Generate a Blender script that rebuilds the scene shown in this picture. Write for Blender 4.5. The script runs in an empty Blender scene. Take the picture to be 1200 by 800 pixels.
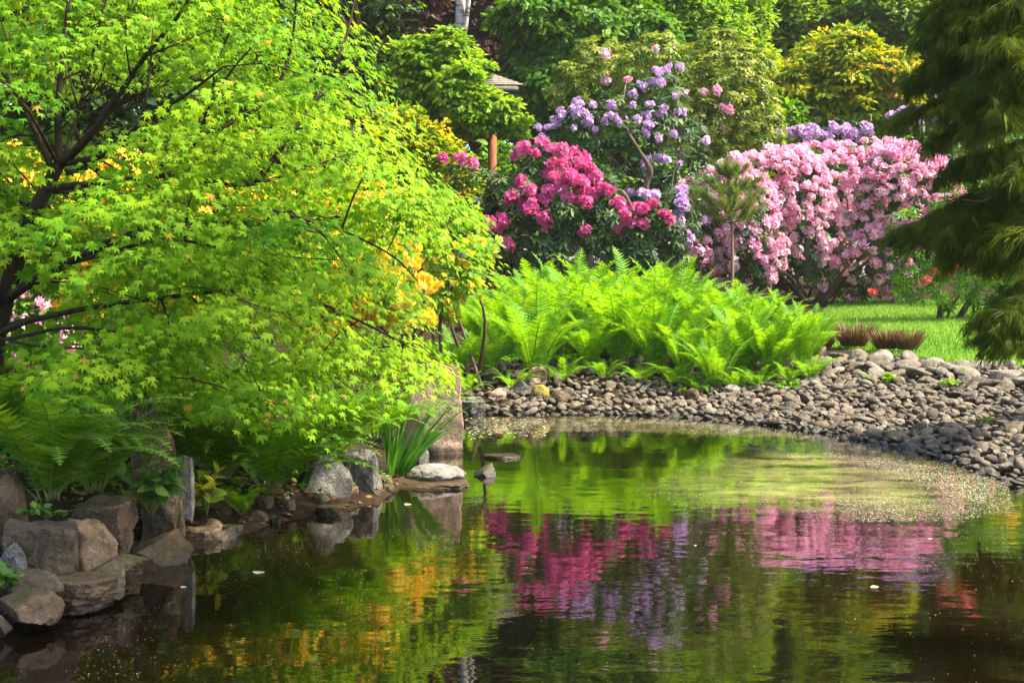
import bpy, math, random
import numpy as np
from mathutils import Vector, Matrix, noise as mnoise

# ------------------------------------------------------------------ camera, sky, sun, exposure
SC = bpy.context.scene
COL = SC.collection
F, HOR, CH = 1667.0, 330.0, 1.5            # focal length in photo pixels, horizon row, eye height
PITCH = math.atan((400 - HOR) / F)
cam_d = bpy.data.cameras.new('camera')
cam_d.sensor_width = 36.0
cam_d.lens = 36.0 * F / 1200.0
cam_d.clip_end = 600.0
cam_d.dof.use_dof = True
cam_d.dof.focus_distance = 11.0
cam_d.dof.aperture_fstop = 9.0
cam = bpy.data.objects.new('camera', cam_d)
COL.objects.link(cam)
cam.location = (0, 0, CH)
cam.rotation_euler = (math.pi / 2 - PITCH, 0, 0)
SC.camera = cam

SUN_FROM = Vector((0.65, -0.07, 0.86)).normalized()
SUN_ELEV = math.asin(SUN_FROM.z)
SUN_AZ = math.atan2(SUN_FROM.x, SUN_FROM.y)
w = bpy.data.worlds.new('World'); SC.world = w; w.use_nodes = True
nt = w.node_tree; nt.nodes.clear()
sky = nt.nodes.new('ShaderNodeTexSky'); sky.sky_type = 'NISHITA'; sky.sun_disc = False
sky.sun_elevation = SUN_ELEV; sky.sun_rotation = SUN_AZ
sky.air_density = 1.0; sky.dust_density = 2.5; sky.ozone_density = 1.0
bg = nt.nodes.new('ShaderNodeBackground'); bg.inputs[1].default_value = 0.15
wo = nt.nodes.new('ShaderNodeOutputWorld')
nt.links.new(sky.outputs[0], bg.inputs[0]); nt.links.new(bg.outputs[0], wo.inputs[0])
sun_d = bpy.data.lights.new('sun', 'SUN'); sun_d.energy = 5.0; sun_d.angle = math.radians(3.5)
sun_d.color = (1.0, 0.91, 0.72)
sun = bpy.data.objects.new('sun', sun_d); COL.objects.link(sun)
sun.location = (20, 10, 40)
sun.rotation_euler = SUN_FROM.to_track_quat('Z', 'Y').to_euler()
SC.view_settings.view_transform = 'Standard'
SC.view_settings.look = 'None'
SC.view_settings.exposure = 1.68
SC.view_settings.gamma = 1.0
SC.cycles.max_bounces = 8
SC.cycles.diffuse_bounces = 4
SC.cycles.glossy_bounces = 3
SC.cycles.transmission_bounces = 4
SC.cycles.caustics_reflective = False
SC.cycles.caustics_refractive = False
SC.cycles.sample_clamp_indirect = 6.0
SC.cycles.use_denoising = True

# ------------------------------------------------------------------ geometry helpers
CP, SP = math.cos(PITCH), math.sin(PITCH)

def ray(px, py):
    """direction of a sight line, scaled to one metre of depth along +Y"""
    a, b = (px - 600) / F, (400 - py) / F
    d = np.array([a, CP + b * SP, -SP + b * CP])
    return d / d[1]

def P(px, py, D):
    d = ray(px, py)
    return np.array([0, 0, CH]) + d * D

def on_z(px, py, z=0.0):
    d = ray(px, py)
    return np.array([0, 0, CH]) + d * ((z - CH) / d[2])

def nrm(v):
    v = np.asarray(v, float)
    return v / np.maximum(np.linalg.norm(v, axis=-1, keepdims=True), 1e-9)

def rng_(s):
    return np.random.default_rng(s)

def rdirs(rg, n):
    return nrm(rg.normal(size=(n, 3)))

class MB:
    """collects geometry that becomes one mesh object"""
    def __init__(s):
        s.v, s.l, s.t, s.r, s.m, s.n = [], [], [], [], [], 0
    def add(s, verts, faces, rnd=0.0, mi=0):
        verts = np.asarray(verts, float).reshape(-1, 3)
        for f in faces:
            pass
        lt = np.array([len(f) for f in faces], np.int32)
        lo = np.concatenate([np.asarray(f, np.int64) for f in faces]) + s.n
        s.v.append(verts); s.l.append(lo); s.t.append(lt)
        s.r.append(np.full(len(faces), rnd, float)); s.m.append(np.full(len(faces), mi, np.int32))
        s.n += len(verts)
    def inst(s, tv, tf, pos, tip, nor, scale, rnd=None, mi=0):
        """many copies of a leaf-like template: y of the template runs along tip, z along nor"""
        pos = np.asarray(pos, float); N = len(pos)
        if N == 0: return
        t = nrm(tip); nn = np.asarray(nor, float)
        nn = nn - (nn * t).sum(1, keepdims=True) * t
        bad = np.linalg.norm(nn, axis=1) < 1e-4
        nn[bad] = np.cross(t[bad], [0.3, 0.5, 0.81])
        nn = nrm(nn); sd = np.cross(t, nn)
        sc = np.asarray(scale, float)
        if sc.ndim == 0: sc = np.full(N, float(sc))
        if sc.ndim == 1: sc = np.repeat(sc[:, None], 3, 1)
        tv = np.asarray(tv, float)
        V = pos[:, None, :] + (tv[None, :, 0] * sc[:, 0:1])[..., None] * sd[:, None, :] \
            + (tv[None, :, 1] * sc[:, 1:2])[..., None] * t[:, None, :] \
            + (tv[None, :, 2] * sc[:, 2:3])[..., None] * nn[:, None, :]
        lo = np.concatenate([np.asarray(f, np.int64) for f in tf])
        lt = np.array([len(f) for f in tf], np.int32)
        L = lo[None, :] + (np.arange(N) * len(tv))[:, None] + s.n
        s.v.append(V.reshape(-1, 3)); s.l.append(L.ravel()); s.t.append(np.tile(lt, N))
        if rnd is None: rnd = np.random.default_rng(N).random(N)
        s.r.append(np.repeat(np.asarray(rnd, float), len(tf)))
        s.m.append(np.full(N * len(tf), mi, np.int32))
        s.n += N * len(tv)
    def tube(s, pts, rad, sides=7, rnd=0.5, mi=0, cap=True):
        pts = np.asarray(pts, float); n = len(pts)
        rad = np.broadcast_to(np.asarray(rad, float), (n,))
        tg = np.gradient(pts, axis=0); tg = nrm(tg)
        up = np.array([0.12, 0.31, 0.94]) if abs(tg[0][2]) < 0.9 else np.array([1.0, 0.1, 0.05])
        V = []
        a = np.arange(sides) * 2 * np.pi / sides
        for i in range(n):
            u = np.cross(tg[i], up); u /= max(np.linalg.norm(u), 1e-6)
            v = np.cross(u, tg[i]); up = v
            V.append(pts[i] + rad[i] * (np.cos(a)[:, None] * u + np.sin(a)[:, None] * v))
        fs = []
        for i in range(n - 1):
            for j in range(sides):
                k = (j + 1) % sides
                fs.append((i * sides + j, i * sides + k, (i + 1) * sides + k, (i + 1) * sides + j))
        if cap:
            fs.append(tuple(range(sides))[::-1]); fs.append(tuple((n - 1) * sides + j for j in range(sides)))
        s.add(np.concatenate(V), fs, rnd, mi)
    def mesh(s, name, mats, smooth=False, off=(0, 0, 0)):
        me = bpy.data.meshes.new(name)
        v = np.concatenate(s.v) - np.asarray(off, float)
        l = np.concatenate(s.l).astype(np.int32); t = np.concatenate(s.t).astype(np.int32)
        me.vertices.add(len(v)); me.vertices.foreach_set('co', v.astype(np.float32).ravel())
        me.loops.add(len(l)); me.loops.foreach_set('vertex_index', l)
        me.polygons.add(len(t))
        st = np.concatenate([[0], np.cumsum(t)[:-1]]).astype(np.int32)
        me.polygons.foreach_set('loop_start', st)
        me.polygons.foreach_set('loop_total', t)
        me.update(calc_edges=True)
        a = me.attributes.new('rnd', 'FLOAT', 'FACE')
        a.data.foreach_set('value', np.concatenate(s.r).astype(np.float32))
        if not isinstance(mats, (list, tuple)): mats = [mats]
        for m in mats: me.materials.append(m)
        me.polygons.foreach_set('material_index', np.concatenate(s.m).astype(np.int32))
        if smooth: me.polygons.foreach_set('use_smooth', np.ones(len(t), bool))
        me.validate(); me.update()
        return me
    def build(s, name, mats, parent=None, smooth=False, loc=None):
        off = (0, 0, 0)
        if parent is not None:
            r = parent
            while r.parent is not None: r = r.parent
            off = tuple(r.location)
        elif loc is not None: off = tuple(loc)
        me = s.mesh(name, mats, smooth, off)
        o = bpy.data.objects.new(name, me); COL.objects.link(o)
        if parent is not None: o.parent = parent
        elif loc is not None: o.location = loc
        return o

def tag(o, label, cat, group=None, kind=None):
    if label: o['label'] = label
    if cat: o['category'] = cat
    if group: o['group'] = group
    if kind: o['kind'] = kind
    return o

def thing(name, label, cat, loc, group=None, rz=0.0):
    o = bpy.data.objects.new(name, None); COL.objects.link(o)
    o.empty_display_size = 0.2
    o.location = tuple(float(q) for q in loc); o.rotation_euler = (0, 0, rz)
    return tag(o, label, cat, group)

def child(name, me, parent, loc=(0, 0, 0), quat=None, sc=1.0):
    o = bpy.data.objects.new(name, me); COL.objects.link(o); o.parent = parent
    o.location = tuple(float(q) for q in loc)
    if quat is not None:
        o.rotation_mode = 'QUATERNION'; o.rotation_quaternion = quat
    o.scale = (sc, sc, sc) if np.isscalar(sc) else sc
    return o

def spline(pts, n=16):
    pts = np.asarray(pts, float)
    if len(pts) == 2: return pts[0] + (pts[1] - pts[0]) * np.linspace(0, 1, n)[:, None]
    p = np.vstack([2 * pts[0] - pts[1], pts, 2 * pts[-1] - pts[-2]])
    out = []
    for u in np.linspace(0, len(pts) - 1 - 1e-6, n):
        i = int(u); f = u - i
        a, b, c, d = p[i], p[i + 1], p[i + 2], p[i + 3]
        out.append(0.5 * (2 * b + (c - a) * f + (2 * a - 5 * b + 4 * c - d) * f * f + (3 * b - a - 3 * c + d) * f ** 3))
    return np.array(out)

def in_poly(x, y, poly):
    x = np.asarray(x); y = np.asarray(y); ins = np.zeros(x.shape, bool)
    n = len(poly)
    for i in range(n):
        x1, y1 = poly[i]; x2, y2 = poly[(i + 1) % n]
        c = (y1 > y) != (y2 > y)
        with np.errstate(divide='ignore', invalid='ignore'):
            xi = (x2 - x1) * (y - y1) / (y2 - y1 + 1e-12) + x1
        ins ^= c & (x < xi)
    return ins

def seg_dist(x, y, poly):
    d = np.full(np.shape(x), 1e9)
    n = len(poly)
    for i in range(n):
        a = np.array(poly[i]); b = np.array(poly[(i + 1) % n]); ab = b - a
        t = np.clip(((x - a[0]) * ab[0] + (y - a[1]) * ab[1]) / (ab @ ab + 1e-12), 0, 1)
        d = np.minimum(d, np.hypot(x - a[0] - t * ab[0], y - a[1] - t * ab[1]))
    return d

# smooth pseudo-noise for shapes
def snoise(p, seed, freq=1.0, octv=3):
    rg = rng_(seed); p = np.asarray(p, float); out = np.zeros(p.shape[:-1]); amp = 1.0
    for o in range(octv):
        for k in range(4):
            d = nrm(rg.normal(size=3)) * freq * (2.0 ** o) * rg.uniform(0.7, 1.3)
            out += amp * 0.35 * np.sin(p @ d + rg.uniform(0, 6.28))
        amp *= 0.5
    return out

# ------------------------------------------------------------------ the lie of the land
SHORE_PX = [(470, 489), (545, 487), (650, 485), (760, 486), (850, 491), (930, 501), (1000, 512), (1070, 526), (1130, 542), (1180, 558), (1230, 580)]
LEFT_PX = [(-60, 750), (0, 737), (75, 712), (150, 690), (215, 652), (262, 634), (330, 612), (400, 600), (450, 588), (478, 572), (470, 540), (475, 512)]
POND = [tuple(on_z(a, b)[:2]) for a, b in SHORE_PX] + [(4.2, 8.6), (4.8, 6.0), (5.2, 3.4), (4.6, 1.7), (1.5, 1.1), (-2.4, 1.5), (-3.0, 3.2), (-2.9, 4.8)] \
    + [tuple(on_z(a, b)[:2]) for a, b in LEFT_PX]

def sstep(a, b, x):
    t = np.clip((x - a) / (b - a), 0, 1); return t * t * (3 - 2 * t)

def terrain(x, y):
    x = np.asarray(x, float); y = np.asarray(y, float)
    d = seg_dist(x, y, POND); ins = in_poly(x, y, POND)
    left = 1 - sstep(-1.6, -0.3, x + 0.09 * np.maximum(y - 12, 0) - 0.0)
    k = sstep(0.6, 3.0, x)
    bw = (1.75 + 1.35 * k) * (1 - left) + 1.15 * left
    top = (0.45 + 0.05 * k) * (1 - left) + 0.42 * left
    q = np.clip(d / bw, 0, 1)
    h = top * (0.75 * q + 0.25 * q * q * (3 - 2 * q)) + (0.034 + 0.009 * k + 0.03 * left) * np.minimum(np.maximum(d - bw, 0), 26)
    near = sstep(3.5, 1.0, y)
    h = h * (1 - 0.6 * near)
    p = np.stack([x, y, 0 * x], -1)
    h = h + np.where(d > bw, 0.03 * snoise(p, 5, 0.7, 2), 0) * np.clip((d - bw) / 3, 0, 1)
    return np.where(ins, -np.minimum(0.45 * d + 0.02, 0.7), h)

def T(x, y):
    return float(terrain(np.array([x]), np.array([y]))[0])

def on_ground(px, py):
    d = ray(px, py)
    Y = 4.0; last = Y
    while Y < 90:
        p = np.array([0, 0, CH]) + d * Y
        if p[2] <= max(T(p[0], p[1]), 0.0): break
        last = Y; Y += 0.25
    for _ in range(12):
        m = 0.5 * (last + Y); p = np.array([0, 0, CH]) + d * m
        if p[2] <= max(T(p[0], p[1]), 0.0): Y = m
        else: last = m
    return np.array([0, 0, CH]) + d * Y

# ------------------------------------------------------------------ materials
def lin(r, g, b):
    f = lambda c: (c / 255 / 12.92) if c / 255 <= 0.04045 else ((c / 255 + 0.055) / 1.055) ** 2.4
    return (f(r), f(g), f(b), 1)

def new_mat(name):
    m = bpy.data.materials.new(name); m.use_nodes = True
    m.node_tree.nodes.clear()
    return m, m.node_tree

def N(nt, kind, **kw):
    n = nt.nodes.new(kind)
    for k, v in kw.items(): setattr(n, k, v)
    return n

def ramp(nt, fac, stops):
    r = N(nt, 'ShaderNodeValToRGB')
    e = r.color_ramp.elements
    while len(e) > 1: e.remove(e[-1])
    e[0].position = stops[0][0]; e[0].color = tuple(stops[0][1][:3]) + (1,)
    for p, c in stops[1:]:
        q = e.new(p); q.color = tuple(c[:3]) + (1,)
    if fac is not None: nt.links.new(fac, r.inputs[0])
    return r

def leaf_mat(name, stops, trans=0.45, tint=(1.25, 1.2, 0.6), rough=0.45, spec=0.35):
    m, nt = new_mat(name)
    at = N(nt, 'ShaderNodeAttribute', attribute_name='rnd')
    r = ramp(nt, at.outputs['Fac'], stops)
    p = N(nt, 'ShaderNodeBsdfPrincipled')
    p.inputs['Roughness'].default_value = rough
    p.inputs['Specular IOR Level'].default_value = spec
    nt.links.new(r.outputs[0], p.inputs['Base Color'])
    tr = N(nt, 'ShaderNodeBsdfTranslucent')
    mx = N(nt, 'ShaderNodeMix', data_type='RGBA', blend_type='MULTIPLY'); mx.inputs[0].default_value = 1
    mx.inputs[7].default_value = tuple(tint) + (1,)
    nt.links.new(r.outputs[0], mx.inputs[6]); nt.links.new(mx.outputs[2], tr.inputs[0])
    ms = N(nt, 'ShaderNodeMixShader'); ms.inputs[0].default_value = trans
    nt.links.new(p.outputs[0], ms.inputs[1]); nt.links.new(tr.outputs[0], ms.inputs[2])
    o = N(nt, 'ShaderNodeOutputMaterial'); nt.links.new(ms.outputs[0], o.inputs[0])
    return m

def bark_mat(name, c1, c2, sc=9.0, rough=0.85):
    m, nt = new_mat(name)
    tc = N(nt, 'ShaderNodeTexCoord')
    mp = N(nt, 'ShaderNodeMapping'); mp.inputs['Scale'].default_value = (1, 1, 0.25)
    nt.links.new(tc.outputs['Object'], mp.inputs[0])
    n = N(nt, 'ShaderNodeTexNoise'); n.inputs['Scale'].default_value = sc; n.inputs['Detail'].default_value = 8
    n.inputs['Roughness'].default_value = 0.65
    nt.links.new(mp.outputs[0], n.inputs['Vector'])
    r = ramp(nt, n.outputs['Fac'], [(0.3, c1), (0.7, c2)])
    p = N(nt, 'ShaderNodeBsdfPrincipled'); p.inputs['Roughness'].default_value = rough; p.inputs['Specular IOR Level'].default_value = 0.12
    nt.links.new(r.outputs[0], p.inputs['Base Color'])
    b = N(nt, 'ShaderNodeBump'); b.inputs['Strength'].default_value = 0.6; b.inputs['Distance'].default_value = 0.02
    nt.links.new(n.outputs['Fac'], b.inputs['Height']); nt.links.new(b.outputs[0], p.inputs['Normal'])
    o = N(nt, 'ShaderNodeOutputMaterial'); nt.links.new(p.outputs[0], o.inputs[0])
    return m

def rock_mat(name, c1, c2, moss=0.0, mosscol=(0.07, 0.09, 0.015), sc=5.0, use_obj=False, use_rnd=None, grain=0.35, wet=True):
    m, nt = new_mat(name)
    tc = N(nt, 'ShaderNodeTexCoord'); geo = N(nt, 'ShaderNodeNewGeometry')
    n1 = N(nt, 'ShaderNodeTexNoise'); n1.inputs['Scale'].default_value = sc; n1.inputs['Detail'].default_value = 9; n1.inputs['Roughness'].default_value = 0.62
    nt.links.new(geo.outputs['Position'], n1.inputs['Vector'])
    n2 = N(nt, 'ShaderNodeTexNoise'); n2.inputs['Scale'].default_value = 95; n2.inputs['Detail'].default_value = 3
    nt.links.new(geo.outputs['Position'], n2.inputs['Vector'])
    r = ramp(nt, n1.outputs['Fac'], [(0.28, c1), (0.52, tuple(0.5 * (a + b) for a, b in zip(c1[:3], c2[:3]))), (0.74, c2)])
    col = r.outputs[0]
    if use_obj:
        oi = N(nt, 'ShaderNodeObjectInfo')
        mx = N(nt, 'ShaderNodeMix', data_type='RGBA', blend_type='MULTIPLY'); mx.inputs[0].default_value = 1
        nt.links.new(col, mx.inputs[6]); nt.links.new(oi.outputs['Color'], mx.inputs[7]); col = mx.outputs[2]
    if use_rnd:
        at = N(nt, 'ShaderNodeAttribute', attribute_name='rnd')
        rr = ramp(nt, at.outputs['Fac'], use_rnd)
        mx = N(nt, 'ShaderNodeMix', data_type='RGBA', blend_type='MULTIPLY'); mx.inputs[0].default_value = 1
        nt.links.new(col, mx.inputs[6]); nt.links.new(rr.outputs[0], mx.inputs[7]); col = mx.outputs[2]
    # pale lichen patches and dark cracks
    n4 = N(nt, 'ShaderNodeTexNoise'); n4.inputs['Scale'].default_value = 14; n4.inputs['Detail'].default_value = 5; nt.links.new(geo.outputs['Position'], n4.inputs['Vector'])
    lr = N(nt, 'ShaderNodeMapRange'); lr.inputs[1].default_value = .60; lr.inputs[2].default_value = .68; lr.inputs[4].default_value = .45; nt.links.new(n4.outputs['Fac'], lr.inputs[0])
    mx = N(nt, 'ShaderNodeMix', data_type='RGBA'); mx.inputs[7].default_value = tuple(min(1, 1.35 * c + .03) for c in c2[:3]) + (1,)
    nt.links.new(lr.outputs[0], mx.inputs[0]); nt.links.new(col, mx.inputs[6]); col = mx.outputs[2]
    vo = N(nt, 'ShaderNodeTexVoronoi', feature='DISTANCE_TO_EDGE'); vo.inputs['Scale'].default_value = 3.2
    vm = N(nt, 'ShaderNodeVectorMath', operation='MULTIPLY_ADD'); vm.inputs[1].default_value = (.5, .5, .5); nt.links.new(n1.outputs['Color'], vm.inputs[0]); nt.links.new(geo.outputs['Position'], vm.inputs[2])
    nt.links.new(vm.outputs[0], vo.inputs['Vector'])
    cr = N(nt, 'ShaderNodeMapRange'); cr.inputs[1].default_value = .0; cr.inputs[2].default_value = .03; cr.inputs[3].default_value = .45 if not (use_obj or use_rnd) else 1.0; nt.links.new(vo.outputs['Distance'], cr.inputs[0])
    mx = N(nt, 'ShaderNodeMix', data_type='RGBA', blend_type='MULTIPLY'); mx.inputs[0].default_value = 1
    nt.links.new(col, mx.inputs[6]); nt.links.new(cr.outputs[0], mx.inputs[7]); col = mx.outputs[2]
    # mineral grain
    g = ramp(nt, n2.outputs['Fac'], [(0.35, (1 - grain,) * 3), (0.6, (1 + grain * 0.5,) * 3)])
    mx = N(nt, 'ShaderNodeMix', data_type='RGBA', blend_type='MULTIPLY'); mx.inputs[0].default_value = 1
    nt.links.new(col, mx.inputs[6]); nt.links.new(g.outputs[0], mx.inputs[7]); col = mx.outputs[2]
    if moss > 0:
        sx = N(nt, 'ShaderNodeSeparateXYZ'); nt.links.new(geo.outputs['Normal'], sx.inputs[0])
        n3 = N(nt, 'ShaderNodeTexNoise'); n3.inputs['Scale'].default_value = 7; n3.inputs['Detail'].default_value = 6
        nt.links.new(geo.outputs['Position'], n3.inputs['Vector'])
        ad = N(nt, 'ShaderNodeMath', operation='MULTIPLY_ADD'); ad.inputs[1].default_value = 0.35
        nt.links.new(sx.outputs[2], ad.inputs[0]); nt.links.new(n3.outputs['Fac'], ad.inputs[2])
        mr = N(nt, 'ShaderNodeMapRange'); mr.inputs[1].default_value = 0.95 - moss * 0.5; mr.inputs[2].default_value = 1.1 - moss * 0.5
        nt.links.new(ad.outputs[0], mr.inputs[0])
        mx = N(nt, 'ShaderNodeMix', data_type='RGBA'); mx.inputs[7].default_value = tuple(mosscol) + (1,)
        nt.links.new(mr.outputs[0], mx.inputs[0]); nt.links.new(col, mx.inputs[6]); col = mx.outputs[2]
    p = N(nt, 'ShaderNodeBsdfPrincipled'); p.inputs['Roughness'].default_value = 0.8; p.inputs['Specular IOR Level'].default_value = 0.25
    if wet:      # the wet rim just above the pond surface
        sz = N(nt, 'ShaderNodeSeparateXYZ'); nt.links.new(geo.outputs['Position'], sz.inputs[0])
        wn = N(nt, 'ShaderNodeMath', operation='MULTIPLY_ADD'); wn.inputs[1].default_value = -0.06
        nt.links.new(n1.outputs['Fac'], wn.inputs[0]); nt.links.new(sz.outputs[2], wn.inputs[2])
        mw = N(nt, 'ShaderNodeMapRange'); mw.inputs[1].default_value = 0.0; mw.inputs[2].default_value = 0.035
        mw.inputs[3].default_value = 0.38; mw.inputs[4].default_value = 1.0
        nt.links.new(wn.outputs[0], mw.inputs[0])
        mx = N(nt, 'ShaderNodeMix', data_type='RGBA', blend_type='MULTIPLY'); mx.inputs[0].default_value = 1
        nt.links.new(col, mx.inputs[6]); nt.links.new(mw.outputs[0], mx.inputs[7]); col = mx.outputs[2]
        m2 = N(nt, 'ShaderNodeMapRange'); m2.inputs[1].default_value = 0.38; m2.inputs[2].default_value = 1.0
        m2.inputs[3].default_value = 0.3; m2.inputs[4].default_value = 0.8
        nt.links.new(mw.outputs[0], m2.inputs[0]); nt.links.new(m2.outputs[0], p.inputs['Roughness'])
    nt.links.new(col, p.inputs['Base Color'])
    b = N(nt, 'ShaderNodeBump'); b.inputs['Strength'].default_value = 0.9; b.inputs['Distance'].default_value = 0.05
    nt.links.new(n1.outputs['Fac'], b.inputs['Height'])
    b2 = N(nt, 'ShaderNodeBump'); b2.inputs['Strength'].default_value = 0.35; b2.inputs['Distance'].default_value = 0.006
    nt.links.new(n2.outputs['Fac'], b2.inputs['Height']); nt.links.new(b.outputs[0], b2.inputs['Normal'])
    nt.links.new(b2.outputs[0], p.inputs['Normal'])
    o = N(nt, 'ShaderNodeOutputMaterial'); nt.links.new(p.outputs[0], o.inputs[0])
    return m

M = {}
M['maple'] = leaf_mat('maple_leaf', [(0, (0.04, 0.14, 0.005)), (0.35, (0.09, 0.235, 0.006)), (0.7, (0.21, 0.37, 0.010)), (0.95, (0.33, 0.44, 0.016)), (1, (0.42, 0.28, 0.03))], 0.44, (1.6, 1.35, 0.35), 0.6, 0.1)
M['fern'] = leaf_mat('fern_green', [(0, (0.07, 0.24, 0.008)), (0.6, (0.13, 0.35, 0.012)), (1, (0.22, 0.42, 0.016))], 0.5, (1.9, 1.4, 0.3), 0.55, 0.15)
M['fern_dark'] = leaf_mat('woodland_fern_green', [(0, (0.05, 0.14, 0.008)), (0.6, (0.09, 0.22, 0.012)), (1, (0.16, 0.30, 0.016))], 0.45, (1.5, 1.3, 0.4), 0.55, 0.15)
M['stem'] = leaf_mat('green_stem', [(0, (0.10, 0.17, 0.03)), (1, (0.16, 0.20, 0.05))], 0.1)
M['rhodo'] = leaf_mat('rhododendron_leaf', [(0, (0.018, 0.05, 0.014)), (0.6, (0.04, 0.09, 0.022)), (0.9, (0.08, 0.14, 0.035)), (1, (0.2, 0.22, 0.05))], 0.3, (1.3, 1.3, 0.5), 0.5, 0.22)
M['olive'] = leaf_mat('olive_leaf', [(0, (0.06, 0.10, 0.008)), (0.4, (0.13, 0.19, 0.014)), (0.8, (0.24, 0.30, 0.03)), (1, (0.38, 0.38, 0.12))], 0.35, (1.4, 1.3, 0.4), 0.5, 0.2)
M['yellowshrub'] = leaf_mat('golden_shrub_leaf', [(0, (0.08, 0.2, 0.012)), (0.4, (0.24, 0.35, 0.010)), (0.8, (0.42, 0.42, 0.012)), (1, (0.58, 0.30, 0.07))], 0.5, (1.5, 1.2, 0.4), 0.5, 0.2)
M['lime'] = leaf_mat('lime_green_leaf', [(0, (0.11, 0.26, 0.012)), (0.6, (0.22, 0.39, 0.02)), (1, (0.33, 0.46, 0.04))], 0.5, (1.5, 1.3, 0.4), 0.5, 0.2)
M['chestnut'] = leaf_mat('broad_green_leaf', [(0, (0.04, 0.13, 0.006)), (0.6, (0.09, 0.22, 0.010)), (1, (0.17, 0.31, 0.014))], 0.45, (1.5, 1.3, 0.4), 0.5, 0.2)
M['midgreen'] = leaf_mat('wood_green_leaf', [(0, (0.07, 0.17, 0.006)), (0.6, (0.17, 0.30, 0.010)), (1, (0.30, 0.38, 0.016))], 0.45, (1.5, 1.25, 0.4), 0.5, 0.2)
M['darkwood'] = leaf_mat('dark_wood_leaf', [(0, (0.012, 0.035, 0.006)), (0.7, (0.03, 0.07, 0.01)), (1, (0.05, 0.10, 0.012))], 0.25)
M['copper'] = leaf_mat('copper_leaf', [(0, (0.035, 0.014, 0.012)), (0.6, (0.075, 0.028, 0.02)), (1, (0.15, 0.05, 0.03))], 0.3, (1.4, 0.8, 0.6))
M['conifer'] = leaf_mat('thread_cypress_green', [(0, (0.028, 0.056, 0.004)), (0.6, (0.075, 0.118, 0.006)), (1, (0.20, 0.235, 0.012))], 0.35, (1.5, 1.3, 0.4), 0.6, 0.1)
M['pine'] = leaf_mat('pine_needle', [(0, (0.07, 0.15, 0.02)), (0.7, (0.13, 0.21, 0.03)), (1, (0.30, 0.28, 0.08))], 0.35)
M['iris'] = leaf_mat('iris_blade', [(0, (0.05, 0.17, 0.018)), (0.7, (0.09, 0.26, 0.03)), (1, (0.15, 0.33, 0.05))], 0.4)
M['herb'] = leaf_mat('herb_leaf', [(0, (0.05, 0.14, 0.015)), (0.7, (0.10, 0.23, 0.03)), (1, (0.22, 0.33, 0.05))], 0.4)
M['herbyellow'] = leaf_mat('yellowing_leaf', [(0, (0.10, 0.2, 0.015)), (0.6, (0.25, 0.3, 0.02)), (1, (0.5, 0.36, 0.02))], 0.4)
M['grass'] = leaf_mat('lawn_blade', [(0, (0.07, 0.19, 0.012)), (0.7, (0.14, 0.29, 0.022)), (1, (0.27, 0.33, 0.06))], 0.4)
M['heather'] = leaf_mat('brown_heather_twig', [(0, (0.09, 0.04, 0.022)), (0.7, (0.17, 0.08, 0.04)), (0.93, (0.26, 0.13, 0.06)), (1, (0.12, 0.17, 0.03))], 0.15)
def petal(name, stops, tr=0.35, tint=(1.15, 0.9, 1.0)): return leaf_mat(name, stops, tr, tint, 0.55, 0.2)
M['crimson'] = petal('crimson_petal', [(0, (0.52, 0.05, 0.20)), (0.6, (0.68, 0.12, 0.33)), (1, (0.80, 0.30, 0.50))])
M['pink'] = petal('pink_petal', [(0, (0.76, 0.24, 0.44)), (0.3, (0.84, 0.44, 0.60)), (0.7, (0.85, 0.54, 0.66)), (1, (0.87, 0.72, 0.76))])
M['purple'] = petal('mauve_petal', [(0, (0.50, 0.28, 0.54)), (0.6, (0.64, 0.42, 0.66)), (1, (0.78, 0.62, 0.78))], 0.35, (1, 0.95, 1.1))
M['yellow'] = petal('yellow_azalea_petal', [(0, (0.86, 0.48, 0.02)), (0.4, (0.9, 0.64, 0.04)), (0.8, (0.92, 0.74, 0.14)), (1, (0.9, 0.62, 0.36))], 0.4, (1.1, 1.0, 0.8))
M['coral'] = petal('coral_petal', [(0, (0.60, 0.05, 0.05)), (0.6, (0.78, 0.16, 0.14)), (1, (0.85, 0.40, 0.28))])
M['bark'] = bark_mat('maple_bark', (0.014, 0.010, 0.006), (0.055, 0.04, 0.022), 16)
M['bark2'] = bark_mat('grey_brown_bark', (0.05, 0.035, 0.024), (0.16, 0.115, 0.08))
M['twig'] = bark_mat('pale_twig_bark', (0.12, 0.085, 0.06), (0.28, 0.21, 0.15), 20)
M['post'] = bark_mat('reddish_timber', (0.17, 0.055, 0.025), (0.30, 0.11, 0.05), 14, 0.7)
M['shingle'] = bark_mat('weathered_shingle', (0.10, 0.085, 0.07), (0.25, 0.22, 0.18), 8)
M['pinebark'] = bark_mat('pine_bark', (0.14, 0.08, 0.04), (0.26, 0.16, 0.09), 20)

def birch_mat():
    m, nt = new_mat('birch_bark')
    tc = N(nt, 'ShaderNodeTexCoord'); mp = N(nt, 'ShaderNodeMapping'); mp.inputs['Scale'].default_value = (1.2, 1.2, 6)
    nt.links.new(tc.outputs['Object'], mp.inputs[0])
    n = N(nt, 'ShaderNodeTexNoise'); n.inputs['Scale'].default_value = 1.6; n.inputs['Detail'].default_value = 5
    nt.links.new(mp.outputs[0], n.inputs['Vector'])
    r = ramp(nt, n.outputs['Fac'], [(0.36, (0.05, 0.04, 0.03)), (0.46, (0.42, 0.38, 0.32)), (0.7, (0.62, 0.58, 0.5))])
    p = N(nt, 'ShaderNodeBsdfPrincipled'); p.inputs['Roughness'].default_value = 0.7
    nt.links.new(r.outputs[0], p.inputs['Base Color'])
    o = N(nt, 'ShaderNodeOutputMaterial'); nt.links.new(p.outputs[0], o.inputs[0]); return m
M['birch'] = birch_mat()

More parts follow.
